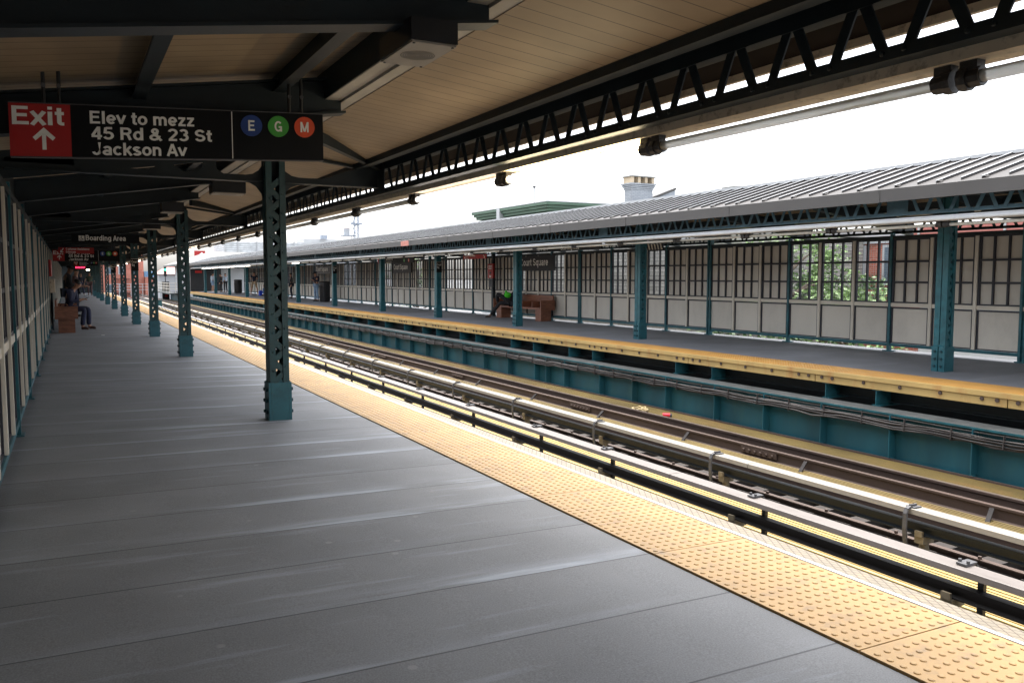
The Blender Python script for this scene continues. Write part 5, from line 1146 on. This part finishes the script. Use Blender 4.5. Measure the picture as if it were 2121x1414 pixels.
# far skyline
t = thing('water_tower', (36, 117.5, -7), 'rooftop water tank on a steel platform beside a lattice mast', 'water tower')
MB().cyl((35.95, 117.9, 7.55), (35.95, 117.9, 8.55), .46, 14).build('tank', M['bark2'], t); MB().cyl((35.95, 117.9, 8.55), (35.95, 117.9, 8.85), .5, 14, .05).build('tank_roof', M['redroof'], t)
mb = MB(); mb.box(35.2, 37.2, 117.2, 118.6, 7.42, 7.53)
for x in (35.4, 36.5): mb.cyl((x, 117.4, -7), (x, 117.4, 7.42), .05, 6)
mb.build('stand', M['tower'], t)
t = thing('lattice_mast', (37.2, 117.2, -7), 'grey steel lattice mast with antenna arms on the skyline', 'mast')
mb = MB(); rr = random.Random(5)
for sx in (-.32, .32):
    for sy in (-.32, .32): mb.cyl((37.2 + sx * 1.3, 117.2 + sy * 1.3, -7), (37.2 + sx * .8, 117.2 + sy * .8, 11.3), .07, 6)
for k in range(32):
    z = -5 + k * .5; s = -1 if k % 2 else 1
    mb.bar((37.2 - s * .36, 116.9, z), (37.2 + s * .36, 116.9, z + .5), .06, .06); mb.bar((37.2 - .36, 117.2 - s * .36, z), (37.2 - .36, 117.2 + s * .36, z + .5), .06, .06)
mb.build('mast_frame', M['tower'], t)
mb = MB()
for a in (0, 1.2, 2.4, 3.6, 4.8): mb.bar((37.2, 117.2, 9.1), (37.2 + .9 * math.cos(a), 117.2 + .9 * math.sin(a), 9.25), .10, .28)
mb.build('antenna_arm', M['tower'], t)
t = thing('white_block', (40, 152, -7), 'long white flat-roofed building on the skyline', 'building'); MB().box(35.5, 47, 149, 158, -7, 7.5).build('wall', M['pale'], t); MB().box(38, 46, 151, 156, 7.5, 8.4).build('penthouse', M['pale'], t)
b = MB().box(41.0, 42.2, 150.2, 151, 8.41, 9.1).build('roof_plant', M['tower'], t); windows(t, None, ('y', 149), [36.2, 37.7, 39.2, 40.7, 42.2, 43.7], 5.6, 6.7, .9)
t = thing('louvre_building', (23, 118, -7), 'grey louvred plant building with white posts behind the far roof', 'building')
MB().box(18.4, 29, 115.2, 124, -7, 6.2).build('wall', M['louv'], t)
for x in (18.4, 20.1, 22.6, 25.2, 27.6): MB().box(x, x + .14, 115.05, 115.19, -7, 6.4).build('post', M['roofw'], t)
MB().box(18.3, 29.1, 115.0, 115.04, 4.6, 4.75).build('rail', M['roofw'], t); MB().box(18.4, 29, 115.06, 115.19, 3.0, 4.5).build('glazing_band', M['teal'], t)
t = thing('billboard', (19, 138, -7), 'small red billboard above the far end roofs', 'billboard'); MB().box(17.6, 19.2, 138, 138.2, 4.4, 5.6).build('panel', M['signr'], t); MB().cyl((18.4, 138.3, -7), (18.4, 138.3, 4.4), .15, 8).build('pole', M['tower'], t)
mb = MB(); mb.bar((18.0, 137.98, 4.6), (18.8, 137.98, 5.3), .03, .25); mb.build('logo_stroke', M['lett'], t)
M['roof2'] = mat('light_grey_roofing', (0.15, 0.146, 0.14), 0.7, 0, .6, .12)
t = thing('control_house', (16, 100, 0), 'grey hipped-roof station house closing the far end of the opposite platform', 'building')
MB().box(11.7, 20, 96, 110, -.1, 2.9).build('wall', M['pale'], t); MB().box(11.72, 14.9, 95.6, 95.98, 0.0, 2.4).build('dark_doorway', M['black'], t)
MB().box(12.2, 12.9, 95.5, 95.59, 1.95, 2.2).build('exit_plate', M['signr'], t)
mb = MB(); mb.add([(10.6, 94.2, 2.75), (21, 94.2, 2.75), (21, 112, 2.75), (10.6, 112, 2.75), (14.6, 99, 4.35), (19, 99, 4.35), (19, 108, 4.35), (14.6, 108, 4.35), (10.6, 94.2, 2.95), (21, 94.2, 2.95), (21, 112, 2.95), (10.6, 112, 2.95)],
                  [(0, 3, 2, 1), (0, 1, 9, 8), (1, 2, 10, 9), (2, 3, 11, 10), (3, 0, 8, 11), (8, 9, 5, 4), (9, 10, 6, 5), (10, 11, 7, 6), (11, 8, 4, 7), (4, 5, 6, 7)]); mb.build('roof', M['roof2'], t)
t = thing('platform_railing', (11, 102, -.2), 'cream railing around the service balcony past the far platform end', 'railing')
MB().box(9.6, 11.6, 95.8, 112, -.34, -.24).build('balcony_floor', M['teald'], t)
mb = MB()
for z in (.2, .5, .85): mb.box(9.6, 9.64, 96, 112, z, z + .05); mb.box(9.6, 11.6, 96, 96.04, z, z + .05)
mb.build('rail', M['panel'], t)
for y in seq(96, 1.6, 112): MB().box(9.59, 9.65, y, y + .06, -.24, .9).build('post', M['panel'], t)
for x in (10.2, 10.8, 11.4): MB().box(x, x + .06, 95.99, 96.05, -.24, .9).build('post', M['panel'], t)
t = thing('track_signal', (10.9, 118, -1.3), 'dark track signal with a green light beyond the far platform end', 'signal'); MB().box(10.2, 11.0, 110, 110.5, -1.3, .95).build('signal_case', M['black'], t); MB().cyl((10.6, 110.2, .95), (10.6, 110.2, 2.0), .05, 8).build('mast', M['black'], t); MB().box(10.45, 10.75, 110.1, 110.4, 1.6, 2.75).build('signal_head', M['black'], t)
MB().cyl((10.6, 110.095, 2.42), (10.6, 110.07, 2.42), .12, 12).build('green_lens', M['sig'], t); MB().box(10.5, 10.8, 109.97, 109.995, -.9, -.65).build('marker_plate', M['signr'], t)
t = thing('red_roof_hut', (13, 126, -7), 'white hut with a red metal hipped roof past the platform end', 'hut'); MB().box(11.2, 16, 124.8, 130, -7, 1.9).build('wall', M['pale'], t)
mb = MB(); mb.add([(10.8, 124.3, 1.9), (16.4, 124.3, 1.9), (16.4, 130.5, 1.9), (10.8, 130.5, 1.9), (12.9, 127.3, 3.3), (14.3, 127.3, 3.3)], [(0, 3, 2, 1), (0, 1, 5, 4), (1, 2, 5), (2, 3, 4, 5), (3, 0, 4)]); mb.build('roof', M['redroof'], t)
t = thing('brick_block', (7, 150, -7), 'tall red brick building with white window frames where the tracks disappear', 'building'); MB().box(2.6, 10.6, 143, 155, -7, 5.6).build('wall', M['brick'], t)
windows(t, None, ('y', 143), [3.4, 5.2, 7.0, 8.8], 1.9, 4.1, 1.0); windows(t, None, ('y', 143), [3.4, 5.2, 7.0, 8.8], -1.8, .4, 1.0); MB().box(2.5, 10.7, 142.85, 142.99, 5.2, 5.62).build('cornice', M['brick'], t)
mb = MB()
for z in (-1.0, 1.2): mb.box(6.2, 8.6, 142.3, 142.9, z, z + .06)
mb.bar((6.4, 142.6, -1.0), (8.2, 142.6, 1.2), .08, .05); mb.build('fire_escape', M['black'], t)
t = thing('brick_annex', (12, 141, -7), 'lower brick building with a blue roof beside the tall brick one', 'building'); MB().box(10.7, 13.6, 141.5, 150, -7, 1.5).build('wall', M['brick'], t); MB().box(10.75, 13.5, 144, 149, 1.51, 2.4).build('roof', M['blueroof'], t); windows(t, None, ('y', 141.5), [11.6], -1.5, .1, .9)
t = thing('track_fence', (8, 128, -1.2), 'pale post and rail fence across the far end of the tracks', 'fence')
mb = MB()
for z in (-.3, .1, .5): mb.box(5.5, 11.5, 127.95, 128, z, z + .06)
mb.build('rail', M['pale'], t)
for x in seq(5.5, .75, 11.5): MB().box(x, x + .07, 127.94, 128.01, -1.3, .6).build('post', M['pale'], t)
t = thing('equipment_box', (7.2, 76, -1.2), 'dark teal equipment cabinet standing between the tracks', 'cabinet'); MB().box(6.75, 7.35, 80.0, 80.6, -1.22, -.55).build('cabinet', M['teal'], t); MB().box(6.7, 7.4, 79.95, 80.65, -.549, -.50).build('lid', M['teald'], t)
t = thing('platform_end_wall', (1.5, 91.6, 0), 'dark end wall closing the near platform', 'wall'); MB().box(-.9, 2.9, 91.4, 91.7, -.05, 2.75).build('panel', M['teald'], t)

# ------------------------------------------------------------------ trees and hedge behind the far windscreen
def tree(x, y, zbase, ztop, rad, n, seed, label, m):
    rr = random.Random(seed); t = thing('leafy_tree', (x, y, zbase), label, 'tree', 'trees behind the far windscreen')
    mb = MB(); zc = max(zbase + (ztop - zbase) * .45, ztop - 2.4)
    mb.tube([(x, y, zbase), (x + .08, y, zbase + (zc - zbase) * .5), (x - .05, y + .05, zc), (x + .1, y, ztop - .6)], [.16, .13, .09, .03], 7)
    tips = []
    for k in range(11):
        a = rr.uniform(0, 6.28); z0 = zc + rr.uniform(-.8, .9) * (ztop - zc) * .6; L_ = rad * rr.uniform(.5, 1)
        e = Vector((x + L_ * math.cos(a), y + L_ * math.sin(a), min(z0 + rr.uniform(.3, 1.3), ztop))); mb.tube([(x, y, z0), ((x + e.x) / 2, (y + e.y) / 2, z0 + .35), e], [.06, .04, .012], 5); tips.append(e)
    mb.build('trunk', M['bark'], t)
    lb = MB(); cl = []
    for e in tips:
        for _ in range(5): cl.append((e + Vector((rr.gauss(0, .45), rr.gauss(0, .45), rr.gauss(0, .4))) * rad / 1.6, rr.uniform(.22, .5)))
    for k in range(n):
        c, r = cl[rr.randrange(len(cl))]; p = c + Vector((rr.gauss(0, r * .55), rr.gauss(0, r * .55), rr.gauss(0, r * .45)))
        if p.z > ztop: p.z = ztop - rr.random() * .3
        if p.x < 16.4: p.x = 16.4 + rr.random() * .5
        a = Vector((rr.gauss(0, 1), rr.gauss(0, 1), rr.gauss(0, .5))).normalized(); b = a.cross(Vector((rr.gauss(0, 1), rr.gauss(0, 1), rr.gauss(0, 1)))).normalized(); s = rr.uniform(.05, .10)
        lb.add([p - a * s, p + b * s * .55, p + a * s * 1.1, p - b * s * .55], [(0, 1, 2, 3)])
    lb.build('crown', m, t)
tree(19.0, 17.9, -7, 3.15, 1.7, 3300, 1, 'taller bright green leafy tree behind the open mesh panels', M['leaf'])
tree(21.5, 18.8, -7, 1.6, 1.5, 2600, 2, 'dark green leafy tree beside the red brick house', M['leafd'])
tree(18.4, 15.3, -7, 1.25, 1.3, 2000, 3, 'low leafy treetop below the brick house windows', M['leaf'])
tree(18.0, 19.6, -7, .1, 1.2, 1600, 4, 'low leafy treetop at the corner of the pale stone building', M['leaf'])
tree(17.8, 13.8, -7, -.25, 1.3, 2600, 5, 'shrubby green crown under the bottom rail of the far windscreen', M['leaf'])
tree(17.9, 17.6, -7, .2, 1.4, 3000, 6, 'bushy green crown seen below the far beige panels', M['leafd'])
tree(18.5, 46.5, -7, 2.9, 1.4, 1800, 7, 'green tree glimpsed through the gap above the far windscreen', M['leaf'])

# ------------------------------------------------------------------ final scale: 1 layout unit = 0.88 m
for o in list(SC.objects):
    if o.parent is None and o.type in ('MESH', 'EMPTY'):
        o.location = Vector(o.location) * WS; o.scale = (WS, WS, WS)
cam.location = Vector(cam.location) * WS
